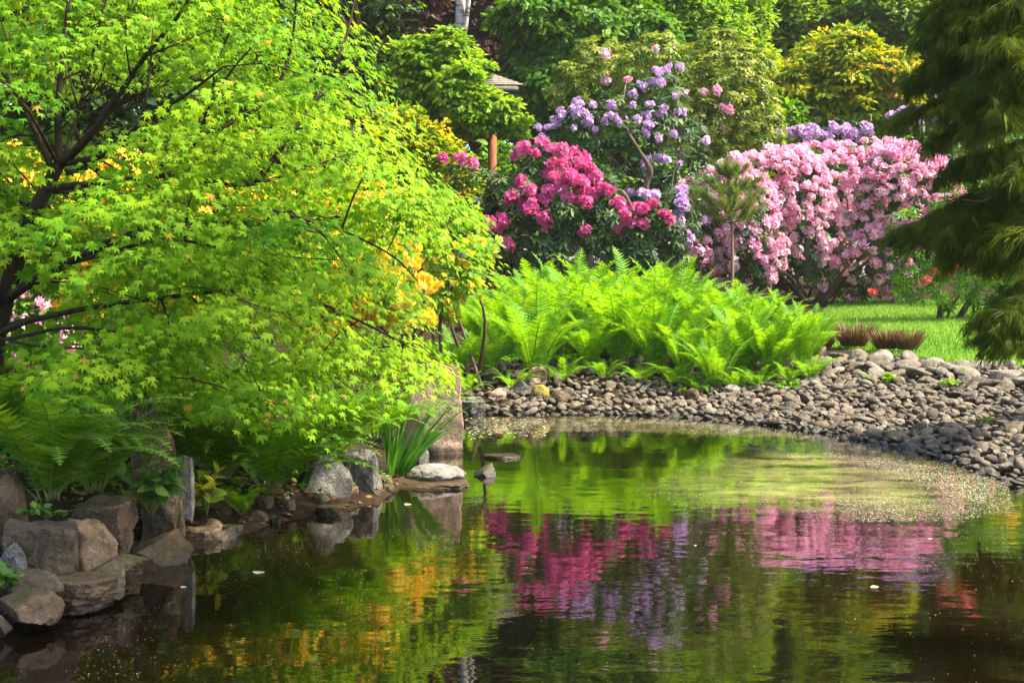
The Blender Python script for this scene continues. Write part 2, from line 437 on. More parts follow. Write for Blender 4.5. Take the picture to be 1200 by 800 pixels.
M['rock_brown'] = rock_mat('brown_stone', (0.042, 0.026, 0.014), (0.18, 0.118, 0.066), 0.25, (0.05, 0.055, 0.012))
M['rock_tan'] = rock_mat('tan_stone', (0.08, 0.05, 0.028), (0.26, 0.175, 0.105), 0.0)
M['rock_dark'] = rock_mat('dark_mossy_stone', (0.03, 0.022, 0.013), (0.135, 0.10, 0.058), 0.28, (0.045, 0.05, 0.012))
M['rock_grey'] = rock_mat('grey_granite', (0.04, 0.037, 0.032), (0.19, 0.178, 0.16), 0.15, grain=0.5)
M['rock_pale'] = rock_mat('pale_grey_stone', (0.13, 0.118, 0.105), (0.27, 0.245, 0.22), 0.0)
M['rock_red'] = rock_mat('reddish_stone', (0.16, 0.105, 0.07), (0.38, 0.27, 0.19), 0.1)
M['rock_moss'] = rock_mat('yellow_moss_stone', (0.10, 0.085, 0.06), (0.25, 0.2, 0.15), 0.85, (0.22, 0.17, 0.02))
TINTS = [(0, (0.55, 0.50, 0.46)), (0.25, (0.85, 0.78, 0.70)), (0.5, (1.0, 0.92, 0.84)), (0.75, (1.2, 1.12, 1.05)), (1, (1.15, 0.92, 0.78))]
M['cobble'] = rock_mat('cobble_stone', (0.052, 0.045, 0.035), (0.235, 0.207, 0.165), 0.1, sc=9, use_obj=True, grain=0.25)
M['cobble_far'] = rock_mat('cobble_stone_mixed', (0.052, 0.045, 0.035), (0.235, 0.207, 0.165), 0.1, sc=9, use_rnd=TINTS, grain=0.25)

# ------------------------------------------------------------------ setting: ground, water
def axis(lo, hi, step, far, n):
    a = np.arange(lo, hi + 1e-6, step)
    g = np.geomspace(step * 1.3, far, n)
    return np.concatenate([lo - g[::-1], a, hi + g])
gx = axis(-7, 8, 0.16, 150, 26); gy = axis(0.5, 34, 0.16, 130, 22)
X, Yg = np.meshgrid(gx, gy)
Z = terrain(X, Yg)
mb = MB()
nx, ny = len(gx), len(gy)
ii = np.arange(nx * ny).reshape(ny, nx)
fq = np.stack([ii[:-1, :-1], ii[:-1, 1:], ii[1:, 1:], ii[1:, :-1]], -1).reshape(-1, 4)
mb.v.append(np.stack([X, Yg, Z], -1).reshape(-1, 3)); mb.l.append(fq.ravel()); mb.t.append(np.full(len(fq), 4, np.int32))
mb.r.append(np.zeros(len(fq))); mb.m.append(np.zeros(len(fq), np.int32)); mb.n = nx * ny

# lawn outline on the plan: everything right of the fern bed, in front of the rhododendrons
LAWN = [tuple(on_ground(a, b)[:2]) for a, b in [(948, 412), (975, 409), (1085, 420), (1130, 432)]] + [(7.5, 14.0), (18, 13), (18, 33), (8.2, 31.0)] + [tuple(on_ground(a, b)[:2]) for a, b in [(985, 347), (955, 372)]]
def ground_mat():
    m, nt = new_mat('garden_ground')
    at = N(nt, 'ShaderNodeAttribute', attribute_name='lawn')
    geo = N(nt, 'ShaderNodeNewGeometry')
    n = N(nt, 'ShaderNodeTexNoise'); n.inputs['Scale'].default_value = 3.0; n.inputs['Detail'].default_value = 10; n.inputs['Roughness'].default_value = 0.7
    nt.links.new(geo.outputs['Position'], n.inputs['Vector'])
    soil = ramp(nt, n.outputs['Fac'], [(0.3, (0.012, 0.008, 0.005)), (0.7, (0.045, 0.03, 0.018))])
    gr = ramp(nt, n.outputs['Fac'], [(0.3, (0.07, 0.17, 0.012)), (0.7, (0.14, 0.26, 0.02))])
    mx = N(nt, 'ShaderNodeMix', data_type='RGBA')
    nt.links.new(at.outputs['Fac'], mx.inputs[0]); nt.links.new(soil.outputs[0], mx.inputs[6]); nt.links.new(gr.outputs[0], mx.inputs[7])
    p = N(nt, 'ShaderNodeBsdfPrincipled'); p.inputs['Roughness'].default_value = 0.95; p.inputs['Specular IOR Level'].default_value = 0.05
    nt.links.new(mx.outputs[2], p.inputs['Base Color'])
    b = N(nt, 'ShaderNodeBump'); b.inputs['Strength'].default_value = 0.8; b.inputs['Distance'].default_value = 0.05
    nt.links.new(n.outputs['Fac'], b.inputs['Height']); nt.links.new(b.outputs[0], p.inputs['Normal'])
    o = N(nt, 'ShaderNodeOutputMaterial'); nt.links.new(p.outputs[0], o.inputs[0]); return m
ground = mb.build('ground', ground_mat(), smooth=True)
tag(ground, None, None, kind='structure')
la = ground.data.attributes.new('lawn', 'FLOAT', 'POINT')
inl = in_poly(X, Yg, LAWN); dl = seg_dist(X, Yg, LAWN)
la.data.foreach_set('value', np.where(inl, np.clip(dl / 0.25, 0, 1), 0).astype(np.float32).ravel())

def water_mat():
    m, nt = new_mat('pond_water')
    geo = N(nt, 'ShaderNodeNewGeometry')
    p = N(nt, 'ShaderNodeBsdfPrincipled')
    p.inputs['Roughness'].default_value = 0.015
    p.inputs['IOR'].default_value = 1.53
    n0 = N(nt, 'ShaderNodeTexNoise'); n0.inputs['Scale'].default_value = 0.5; n0.inputs['Detail'].default_value = 4
    nt.links.new(geo.outputs['Position'], n0.inputs['Vector'])
    r = ramp(nt, n0.outputs['Fac'], [(0.3, (0.0035, 0.0018, 0.0006)), (0.7, (0.007, 0.0038, 0.0014))])
    nt.links.new(r.outputs[0], p.inputs['Base Color'])
    prev = None
    for sx, sy, sc, st, dist in ((0.6, 1.0, 2.2, 0.028, 0.012), (0.5, 1.0, 9.0, 0.022, 0.0035), (0.7, 1.0, 30.0, 0.018, 0.0010)):
        mp = N(nt, 'ShaderNodeMapping'); mp.inputs['Scale'].default_value = (sx, sy, 1)
        nt.links.new(geo.outputs['Position'], mp.inputs[0])
        n = N(nt, 'ShaderNodeTexNoise'); n.inputs['Scale'].default_value = sc; n.inputs['Detail'].default_value = 2
        nt.links.new(mp.outputs[0], n.inputs['Vector'])
        b = N(nt, 'ShaderNodeBump'); b.inputs['Strength'].default_value = st; b.inputs['Distance'].default_value = dist * 10
        nt.links.new(n.outputs['Fac'], b.inputs['Height'])
        if prev: nt.links.new(prev.outputs[0], b.inputs['Normal'])
        prev = b
    nt.links.new(prev.outputs[0], p.inputs['Normal'])
    o = N(nt, 'ShaderNodeOutputMaterial'); nt.links.new(p.outputs[0], o.inputs[0]); return m
mb = MB()
wx = np.linspace(-4.2, 6.6, 30); wy = np.linspace(0.6, 17.5, 40)
A, B = np.meshgrid(wx, wy); ii = np.arange(A.size).reshape(A.shape)
fq = np.stack([ii[:-1, :-1], ii[:-1, 1:], ii[1:, 1:], ii[1:, :-1]], -1).reshape(-1, 4)
mb.add(np.stack([A, B, 0 * A], -1).reshape(-1, 3), [tuple(q) for q in fq])
water = mb.build('water', water_mat(), smooth=True); tag(water, None, None, kind='structure')

# ------------------------------------------------------------------ leaf templates (x side, y tip, z normal)
def t_maple():
    ang = np.radians([-142, -95, -48, 0, 48, 95, 142]); ln = [0.34, 0.62, 0.86, 1.0, 0.86, 0.62, 0.34]
    v = [(0, 0, 0.03)]
    ring = []
    for i in range(7):
        ring.append((ln[i] * math.sin(ang[i]), ln[i] * math.cos(ang[i]), -0.22 * ln[i] ** 2))
        if i < 6:
            a = 0.5 * (ang[i] + ang[i + 1]); q = 0.35
            ring.append((q * math.sin(a), q * math.cos(a), 0.0))
    ring.append((0, -0.12, 0))
    v += ring; n = len(ring)
    f = [(0, 1 + i, 1 + (i + 1) % n) for i in range(n)]
    v = np.array(v) * 0.58
    return v, f
def t_ovate(w=0.28, fold=0.06, droop=0.12):
    v = [(0, 0, 0), (-w, 0.3, fold), (-w * 0.85, 0.62, fold - droop * 0.4), (0, 1, -droop), (w * 0.85, 0.62, fold - droop * 0.4), (w, 0.3, fold), (0, 0.4, 0)]
    f = [(0, 6, 1), (1, 6, 2), (2, 6, 3), (3, 6, 4), (4, 6, 5), (5, 6, 0)]
    return np.array(v), f
def t_rosette(k=8, w=0.13, lift=-0.18, seed=0):
    rg = rng_(seed); V = []; Fc = []
    for i in range(k):
        a = 2 * math.pi * (i + rg.uniform(-.2, .2)) / k; L = rg.uniform(0.75, 1.05); lf = lift + rg.uniform(-.2, .15)
        c, s_ = math.cos(a), math.sin(a); b = len(V)
        for (u, ww, z) in ((0.08, 0, 0), (0.45, -w, lf * 0.35 + 0.03), (0.78, -w * 0.8, lf * 0.75), (1, 0, lf), (0.78, w * 0.8, lf * 0.75), (0.45, w, lf * 0.35 + 0.03)):
            u *= L
            V.append((u * c - ww * s_, z, u * s_ + ww * c))
        Fc.append((b, b + 1, b + 2, b + 3)); Fc.append((b, b + 3, b + 4, b + 5))
    return np.array(V), Fc        # y = shoot axis
def t_bunch(k=5, w=0.22, seed=0):
    rg = rng_(seed); V = []; Fc = []
    lv, lf = t_ovate(w)
    for i in range(k):
        t = nrm(np.array([rg.normal() * 0.7, 0.6 + rg.random() * 0.5, rg.normal() * 0.35])); n = nrm(rg.normal(size=3) * 0.5 + [0, 0, 1])
        n = nrm(n - (n @ t) * t); s_ = np.cross(t, n); o = rg.normal(size=3) * 0.18
        b = len(V); sc = rg.uniform(0.55, 0.9)
        for q in lv: V.append(tuple(o + sc * (q[0] * s_ + q[1] * t + q[2] * n)))
        Fc += [tuple(b + j for j in f) for f in lf]
    return np.array(V), Fc
def t_needles(k=16, spread=0.55, w=0.012, seed=0):
    rg = rng_(seed); V = []; Fc = []
    for i in range(k):
        d = nrm(np.array([rg.normal() * spread, 1.0, rg.normal() * spread])); s_ = nrm(np.cross(d, rg.normal(size=3))) * w
        o = np.array([0, rg.uniform(-.35, .3), 0]); L = rg.uniform(0.7, 1.0); b = len(V)
        V += [tuple(o - s_), tuple(o + s_), tuple(o + d * L)]
        Fc.append((b, b + 1, b + 2))
    return np.array(V), Fc
def t_thread(seed=0):
    """weeping spray of thread-like cypress foliage: template y runs down along the thread"""
    rg = rng_(seed); V = []; Fc = []
    def strip(pts, w0):
        b = len(V)
        for i, p in enumerate(pts):
            ww = w0 * (1 - 0.75 * i / (len(pts) - 1)); V.append((p[0] - ww, p[1], p[2])); V.append((p[0] + ww, p[1], p[2]))
        for i in range(len(pts) - 1): Fc.append((b + 2 * i, b + 2 * i + 1, b + 2 * i + 3, b + 2 * i + 2))
    for k in range(9):
        x0, z0 = rg.normal() * 0.06, rg.normal() * 0.06
        y0 = rg.uniform(0, .35); L = rg.uniform(.45, 1.0 - y0 * .5); sx, sz = rg.normal() * 0.4, rg.normal() * 0.4
        strip([(x0 + sx * u * (1 - .45 * u), y0 + L * u, z0 + sz * u * (1 - .45 * u)) for u in (0, .35, .7, 1)], 0.024)
    return np.array(V), Fc
TM = t_maple()

def floret(mbx, c, n, r, rg, rnd, petals=5):
    n = nrm(n); a0 = rg.uniform(0, 6.28); u = nrm(np.cross(n, [0.3, 0.2, 0.9])); v = np.cross(n, u)
    V = []; Fc = []
    for k in range(petals):
        a = a0 + 2 * math.pi * k / petals
        d = math.cos(a) * u + math.sin(a) * v; s_ = np.cross(n, d); b = len(V)
        V += [c - 0.35 * r * n, c + d * 0.62 * r - s_ * 0.42 * r + n * rg.uniform(0, .2) * r, c + d * r * 1.05 + n * rg.uniform(-.25, .1) * r, c + d * 0.62 * r + s_ * 0.42 * r + n * rg.uniform(0, .2) * r]
        Fc.append((b, b + 1, b + 2, b + 3))
    mbx.add(np.array(V), Fc, rnd)
def truss_mesh(name, mat, nfl=13, fr=0.42, dome=0.62, seed=0, lo=0, hi=1):
    rg = rng_(seed); m = MB()
    i = 0
    for k in range(nfl):
        z = 1 - (k + 0.5) / nfl * 1.15; a = k * 2.39996 + rg.uniform(-.3, .3); q = math.sqrt(max(0, 1 - z * z))
        n = np.array([q * math.cos(a), q * math.sin(a), z]); c = n * dome * rg.uniform(.72, 1.22)
        floret(m, c, n + rg.normal(size=3) * 0.4, fr * rg.uniform(.75, 1.2), rg, rg.uniform(lo, hi))
    return m.mesh(name, mat)

# ------------------------------------------------------------------ shells and crowns
def blobs_px(lst):
    """(px, py, radius px, distance[, squash in depth]) -> centre and radii in metres"""
    out = []
    for b in lst:
        px, py, rp, D = b[:4]; r = rp * D / F
        rz = r * (b[5] if len(b) > 5 else 1.0)
        out.append((P(px, py, D), np.array([r, r * (b[4] if len(b) > 4 else 0.8), rz])))
    return out
def shell(blobs, n, rg, depth=0.0, back=0.35, zmin=None):
    ar = np.array([b[1][0] * b[1][2] for b in blobs]); ar = ar / ar.sum()
    pos, nor = [], []
    got = 0
    while got < n:
        k = rg.choice(len(blobs), size=n * 2, p=ar)
        d = rdirs(rg, n * 2)
        C = np.array([blobs[i][0] for i in k]); R = np.array([blobs[i][1] for i in k])
        p = C + d * R * (1 - depth * rg.random((n * 2, 1)) ** 1.3)
        nn = nrm(d / R)
        keep = np.ones(len(p), bool)
        for c, r in blobs:
            keep &= (((p - c) / (r * (0.9 - 0.6 * depth))) ** 2).sum(1) > 1.0
        if depth > 0.3: keep[:] = True
        keep &= (nn[:, 1] < 0.25) | (rg.random(len(p)) < back)
        if zmin is not None: keep &= p[:, 2] > zmin
        pos.append(p[keep]); nor.append(nn[keep]); got += keep.sum()
        if keep.sum() == 0: break
    return np.concatenate(pos)[:n], np.concatenate(nor)[:n]
def clumps(mbx, tmpl, blobs, ncl, per, cr, leaf, rg, mi=0, depth=0.45, droop=0.4, back=0.4, zmin=None, flat=0.7, seed=0, hole=-9, up=0.5):
    """leaf clumps through a crown: each clump is a small dome of leaves"""
    c, n = shell(blobs, ncl, rg, depth, back, zmin)
    if hole > -5:
        k = snoise(c, seed + 77, 1.3, 2) > hole; c, n = c[k], n[k]
    m = len(c) * per
    ci = np.repeat(np.arange(len(c)), per)
    d = rdirs(rg, m); d[:, 2] = np.abs(d[:, 2]) * 0.9 - 0.15
    crr = (cr * rg.uniform(0.6, 1.3, len(c)))[ci][:, None]
    p = c[ci] + d * crr * np.array([1, 1, flat]) * rg.uniform(0.55, 1.05, (m, 1))
    nn = nrm(d * 0.8 + n[ci] * 0.3 + np.array([0, 0, up]) + rg.normal(size=(m, 3)) * 0.3)
    tip = d * np.array([1, 1, 0.2]) + n[ci] * 0.3 + np.array([0, 0, -droop]) + rg.normal(size=(m, 3)) * 0.35
    base = rg.random(len(c))
    rn = np.clip(0.55 * base[ci] + 0.45 * rg.random(m), 0, 1)
    mbx.inst(tmpl[0], tmpl[1], p, tip, nn, leaf * rg.uniform(0.7, 1.25, m), rn, mi)
    return c

def limbs(mbx, base, top, blobs, rg, r0, n=10, sides=6, wob=0.12):
    base = np.asarray(base, float); top = np.asarray(top, float)
    L = np.linalg.norm(top - base)
    mid = base + (top - base) * 0.5 + rg.normal(size=3) * L * 0.04
    sp = spline([base, mid, top], 14)
    mbx.tube(sp, np.linspace(r0, r0 * 0.3, 14), sides + 2)
    for k in range(n):
        c, r = blobs[rg.integers(len(blobs))]
        e = c + rdirs(rg, 1)[0] * r * 0.8
        i = rg.integers(4, 13); s0 = sp[i]
        if e[2] < s0[2] - 0.2 * L: continue
        m_ = s0 + (e - s0) * 0.5 + np.array([0, 0, wob]) * np.linalg.norm(e - s0) + rg.normal(size=3) * 0.05 * np.linalg.norm(e - s0)
        q = spline([s0, m_, e], 8)
        mbx.tube(q, np.linspace(r0 * 0.32, r0 * 0.05, 8), sides - 1)

def G(x, y): return np.array([x, y, T(x, y)])

# ================================================================== far wood and background trees
rg = rng_(11)
mb = MB()
TB = t_bunch(5, 0.26, 3)
def wall(n, x0, x1, y0, y1, z1, size):
    p = np.stack([rg.uniform(x0, x1, n), rg.uniform(y0, y1, n), rg.uniform(-0.5, z1, n)], 1)
    p[:, 1] += 2.0 * snoise(p, 31, 0.4, 2)
    nn = nrm(np.stack([rg.normal(size=n) * 0.5, -0.8 + rg.normal(size=n) * 0.4, 0.5 + rg.normal(size=n) * 0.4], 1))
    tip = np.stack([rg.normal(size=n), rg.normal(size=n) * 0.4, -0.5 + rg.normal(size=n) * 0.5], 1)
    mb.inst(TB[0], TB[1], p, tip, nn, size * rg.uniform(0.7, 1.3, n), rg.random(n))
wall(9000, -42, 46, 60, 67, 27, 0.95)
fw = mb.build('far_wood', M['darkwood']); tag(fw, 'dark wood closing the garden behind every other tree', 'wood', kind='stuff')

def tree(name, label, cat, base, top_z, crown_px, mat, ncl, per, cr, leaf, r0, seed, tmpl=None, trunk_mat=None, lean=(0, 0), n_l=12, group=None, hole=-9, depth=0.5, extra=None, droop=0.4, back=0.4, zmin=None):
    rg = rng_(seed)
    b = G(*base); t = thing(name, label, cat, b, group)
    bl = blobs_px(crown_px)
    if extra: bl += extra
    m = MB(); limbs(m, b - [0, 0, .15], (base[0] + lean[0], base[1] + lean[1], top_z), bl, rg, r0, n_l)
    m.build('trunk', trunk_mat or M['bark2'], t, smooth=True)
    m = MB(); clumps(m, tmpl or TB, bl, ncl, per, cr, leaf, rg, depth=depth, seed=seed, hole=hole, droop=droop, back=back, zmin=zmin)
    m.build('crown', mat, t)
    return t
def bx(px, D): return (px - 600) * D / F

tree('chestnut_tree', 'tall dark green tree with drooping broad leaves behind the shelter roof', 'tree', (bx(690, 41), 41), 11,
     [(660, 40, 60, 40), (690, 120, 62, 40), (640, 110, 40, 39.5), (740, 70, 60, 41), (700, -30, 60, 42), (650, 190, 45, 40), (720, 190, 50, 41), (610, 20, 20, 39)],
     M['chestnut'], 1100, 15, 0.5, 0.28, 0.25, 41, droop=0.9)
tree('broadleaf_tree', 'yellow-green sunlit tree rising behind the olive rhododendron', 'tree', (bx(790, 47), 47), 12,
     [(770, 20, 55, 46), (820, 40, 50, 46), (730, 60, 45, 46), (860, 10, 40, 47), (800, -15, 60, 48), (850, 80, 50, 47)], M['lime'], 800, 14, 0.6, 0.26, 0.2, 42)
tree('broadleaf_tree', 'mid green open tree with thin dark stem behind the golden shrub', 'tree', (bx(945, 50), 50), 12,
     [(920, 40, 55, 49), (900, -10, 55, 49), (970, -10, 55, 50), (985, 60, 50, 50)], M['midgreen'], 850, 14, 0.6, 0.27, 0.14, 43)
tree('broadleaf_tree', 'mid green thin-stemmed tree between the golden shrub and the dark cypress', 'tree', (bx(1030, 49), 49), 12,
     [(1040, 30, 55, 48), (1090, 40, 60, 48), (1060, 100, 50, 49), (1120, 120, 60, 49)], M['midgreen'], 850, 14, 0.6, 0.27, 0.14, 44)
tree('broadleaf_tree', 'green tree hidden for the most part behind the dark cypress', 'tree', (bx(1200, 46), 46), 12,
     [(1170, 60, 80, 46), (1230, 60, 90, 46), (1190, 170, 80, 45), (1290, 130, 90, 46)], M['chestnut'], 420, 12, 0.6, 0.42, 0.22, 45)
tree('copper_beech', 'copper red beech showing its leaves above the maple', 'tree', (bx(440, 46), 46), 13,
     [(455, 15, 45, 45), (420, 30, 45, 45), (430, -70, 110, 47), (500, -10, 25, 45), (380, 80, 60, 46)], M['copper'], 520, 14, 0.45, 0.28, 0.25, 46)
tree('copper_beech', 'very dark purple-leaved beech behind the white birch stem', 'tree', (bx(590, 55), 55), 14,
     [(590, 40, 60, 54), (560, 20, 50, 54), (640, 50, 55, 54), (600, -80, 120, 56), (520, 60, 50, 54), (600, 130, 60, 54)], M['copper'], 520, 12, 0.6, 0.34, 0.3, 47)
# birch: white stem, crown above the frame
b = G(bx(541, 43), 43); t = thing('birch_tree', 'white-barked birch stem standing before the dark beech', 'tree', b)
m = MB(); q = spline([b - [0, 0, .2], P(538, 120, 43), P(540, 0, 43), P(548, -160, 43.3), P(540, -320, 43)], 30)
m.tube(q, np.linspace(0.2, 0.09, 30), 10)
q = spline([P(541, 60, 42.9), P(549, 0, 42.8), P(560, -120, 42.5)], 14); m.tube(q, np.linspace(0.09, 0.05, 14), 8)
m.build('trunk', M['birch'], t, smooth=True)
m = MB(); clumps(m, TB, blobs_px([(540, -180, 90, 43), (580, -260, 90, 43), (500, -260, 80, 43), (540, -360, 80, 43)]), 300, 12, 0.5, 0.3, rng_(48), seed=48)
m.build('crown', M['midgreen'], t)
# dark trees behind the maple
for k, (px, D, lab) in enumerate([(60, 27, 'dark evergreen seen through the gap in the maple crown'), (230, 33, 'dark green tree behind the orange azaleas and the maple'), (370, 38, 'shadowy tree between the maple crown and the copper beech'), (-160, 24, 'dark evergreen at the edge of the garden beyond the maple trunk')]):
    tree('evergreen_tree', lab, 'tree', (bx(px, D), D), 9, [(px, 60, 110, D), (px - 60, 160, 90, D), (px + 60, 150, 90, D), (px, -120, 140, D + .5), (px, 240, 90, D)],
         M['darkwood'], 420, 12, 0.45, 0.34, 0.22, 60 + k)
# tall trees outside the frame that the pond mirrors and that shade the wings of the garden
for k, (x, y, h, lab) in enumerate([(-16, 57, 22, 'tall dark tree towering over the copper beech'), (0, 58, 25, 'tallest dark tree behind the birch'), (15, 58, 24, 'tall dark tree over the golden shrub'), (27, 57, 22, 'tall dark tree over the cypress'), (8, 59, 24, 'tall dark tree over the olive rhododendron')]):
    r2 = rng_(90 + k); b = G(x, y); t = thing('tall_tree', lab, 'tree', b, None)
    bl = [(np.array([x + r2.normal() * 1.5, y + r2.normal(), z]), np.array([4.6 - 0.12 * abs(z - h * .55), 3.0, 3.0])) for z in np.linspace(11, h, 5)]
    m = MB(); limbs(m, b - [0, 0, .2], (x, y, h), bl, r2, 0.4, 12); m.build('trunk', M['bark2'], t, smooth=True)
    m = MB(); clumps(m, TB, bl, 420, 12, 0.9, 0.7, r2, seed=90 + k, zmin=8); m.build('crown', M['darkwood'], t)

r2 = rng_(97); b = G(6.4, 4.4); t = thing('added_shade_tree', 'unseen tree added above the pond to dapple the boulders of the maple bank with shade', 'tree', b)  # added out of view, its thin crown throws dappled shade on the left rocks
bl = [(np.array([3.3, 6.3, 7.0]), np.array([1.25, 1.25, 0.8])), (np.array([4.6, 5.6, 6.6]), np.array([1.3, 1.2, 0.9])), (np.array([2.6, 5.2, 7.3]), np.array([1.0, 1.0, 0.7]))]
m = MB(); limbs(m, b - [0, 0, .2], (4.2, 5.7, 7.0), bl, r2, 0.16, 16); m.build('trunk', M['bark2'], t, smooth=True)
m = MB(); clumps(m, TB, bl, 110, 12, 0.34, 0.2, r2, seed=97, back=1.0); m.build('crown', M['midgreen'], t)

# ================================================================== shelter on its post
D = 32.6; x = bx(577, D); b = G(x, D)
t = thing('shelter', 'weathered shingled roof on a reddish timber post half hidden by the lime green tree', 'shelter', b)
zt = P(570, 104, D)[2]
m = MB(); m.tube([[x, D, b[2] - .2], [x, D, b[2] + 1.5], [x, D, zt]], [0.105, 0.1, 0.1], 14); m.build('post', M['post'], t, smooth=True)
m = MB()
hw, hd, rise = 0.70, 0.6, 0.32
rows = 6
for side in range(4):
    for r_ in range(rows):
        f0, f1 = 1 - r_ / rows, 1 - (r_ + 1) / rows
        a0, d0, a1, d1 = hw * f0, hd * f0, hw * f1 * 0.98, hd * f1 * 0.98
        z0, z1 = zt + rise * (1 - f0) + 0.03, zt + rise * (1 - f1) + 0.012
        cs = [(-a0, -d0, z0), (a0, -d0, z0), (a1, -d1, z1), (-a1, -d1, z1)]
        if side == 1: cs = [(a0, -d0, z0), (a0, d0, z0), (a1, d1, z1), (a1, -d1, z1)]
        if side == 2: cs = [(a0, d0, z0), (-a0, d0, z0), (-a1, d1, z1), (a1, d1, z1)]
        if side == 3: cs = [(-a0, d0, z0), (-a0, -d0, z0), (-a1, -d1, z1), (-a1, d1, z1)]
        lo = [(c[0], c[1], c[2] - 0.03) for c in cs]
        V = np.array(cs + lo) + [x, D, 0]
        m.add(V, [(0, 1, 2, 3), (7, 6, 5, 4), (0, 4, 5, 1), (1, 5, 6, 2), (2, 6, 7, 3), (3, 7, 4, 0)], r_ / rows)
m.build('roof', M['shingle'], t)
def boxv(m, c, s, rnd=0.5):
    c = np.array(c, float); s = np.array(s, float) / 2
    V = [c + s * np.array(q) for q in ((-1, -1, -1), (1, -1, -1), (1, 1, -1), (-1, 1, -1), (-1, -1, 1), (1, -1, 1), (1, 1, 1), (-1, 1, 1))]
    m.add(np.array(V), [(3, 2, 1, 0), (4, 5, 6, 7), (0, 1, 5, 4), (1, 2, 6, 5), (2, 3, 7, 6), (3, 0, 4, 7)], rnd)
m = MB()
boxv(m, (x, D - .55, zt - .07), (1.2, .08, .10)); boxv(m, (x, D + .55, zt - .07), (1.2, .08, .10)); boxv(m, (x, D, zt - .07), (.1, 1.0, .1))
m.build('beam', M['shingle'], t)

# ================================================================== mid-distance shrubs and trees
tree('small_tree', 'bright lime green small tree wrapped round the shelter post', 'tree', (bx(535, 32.5), 32.5), 6.2,
     [(490, 72, 30, 32.5), (528, 62, 26, 32.5), (475, 100, 28, 32.5), (560, 78, 18, 32.5), (520, 100, 36, 32.5), (548, 128, 20, 31.6), (582, 134, 16, 31.6), (600, 150, 10, 31.7), (542, 150, 16, 32), (500, 145, 32, 33), (525, 42, 10, 32.5), (548, 92, 18, 31.7), (532, 108, 22, 31.7), (552, 116, 16, 31.6), (582, 126, 18, 31.6), (604, 148, 14, 31.7), (560, 138, 18, 31.5)],
     M['lime'], 620, 12, 0.16, 0.18, 0.07, 51, lean=(-0.6, 0), droop=0.6)
tree('small_tree', 'yellow-green bush with bronze tips below the lime green tree', 'shrub', (bx(495, 29), 29), 3.4,
     [(470, 160, 34, 29), (500, 175, 30, 29), (525, 205, 26, 29), (460, 200, 40, 29), (530, 245, 36, 29)], M['yellowshrub'], 260, 11, 0.24, 0.2, 0.06, 52)
tree('golden_shrub', 'golden yellow shrub with orange tips above the pink rhododendron', 'shrub', (bx(985, 38), 38), 6.2,
     [(985, 100, 62, 37.5), (940, 115, 45, 37.5), (1035, 105, 42, 37.5), (920, 95, 26, 37), (990, 75, 42, 37.5), (1000, 150, 50, 38), (940, 160, 45, 38), (1045, 80, 24, 37)],
     M['yellowshrub'], 900, 12, 0.3, 0.21, 0.09, 53, droop=0.5)
tree('broadleaf_tree', 'dark green bush filling the space under the olive and golden leaves', 'shrub', (bx(900, 36), 36), 4,
     [(900, 170, 50, 36), (850, 230, 60, 36), (1000, 200, 60, 38), (1080, 190, 60, 38), (940, 200, 50, 37), (1130, 170, 60, 38), (760, 250, 60, 34), (680, 230, 60, 36), (590, 240, 70, 36)], M['chestnut'], 460, 11, 0.35, 0.3, 0.1, 54)

TR = [t_rosette(8, 0.13, -0.2, s) for s in range(3)]
def rosettes(m, blobs, n, rg, size, depth=0.25, zmin=None, mi=0, back=0.4, seed=0, hole=-9):
    p, nn = shell(blobs, n, rg, depth, back, zmin)
    if hole > -5:
        k = snoise(p, seed + 3, 2.2, 2) > hole; p, nn = p[k], nn[k]
    ax = nrm(nn * 0.7 + np.array([0, 0, 0.75]) + rg.normal(size=p.shape) * 0.3)
    for j in range(3):
        s_ = slice(j, None, 3)
        m.inst(TR[j][0], TR[j][1], p[s_], ax[s_], rdirs(rg, len(p[s_])), size * rg.uniform(0.75, 1.2, len(p[s_])), rg.random(len(p[s_])), mi)
    return p, nn
def quat_z(n, rg):
    return Vector(tuple(float(q) for q in n)).to_track_quat('Z', 'Y') @ Matrix.Rotation(float(rg.uniform(0, 6.28)), 3, 'Z').to_quaternion()

TRUSS = {}
for key, cnt, fr, dm in (('crimson', 17, 0.40, 0.74), ('pink', 14, 0.46, 0.80), ('purple', 12, 0.46, 0.74), ('yellow', 7, 0.46, 0.55), ('coral', 7, 0.5, 0.55)):
    TRUSS[key] = [truss_mesh('flower_truss', M[key], cnt, fr, dm, 200 + s, 0.0 + 0.12 * s, 0.62 + 0.12 * s) for s in range(4)]

def truss_stuff(m, pos, nor, size, rg, key):
    """the rest of the trusses of one shrub, in one mesh"""
    for s in range(4):
        me = TRUSS[key][s]
        v = np.empty(len(me.vertices) * 3, np.float32); me.vertices.foreach_get('co', v); v = v.reshape(-1, 3)[:, [0, 2, 1]] * np.array([1, 1, -1])
        fs = [tuple(p.vertices) for p in me.polygons]
        sel = slice(s, None, 4); p = pos[sel]
        if len(p): m.inst(v, fs, p, nor[sel], rdirs(rg, len(p)), size * rg.uniform(.8, 1.2, len(p)), .1 + .6 * rg.random(len(p)))

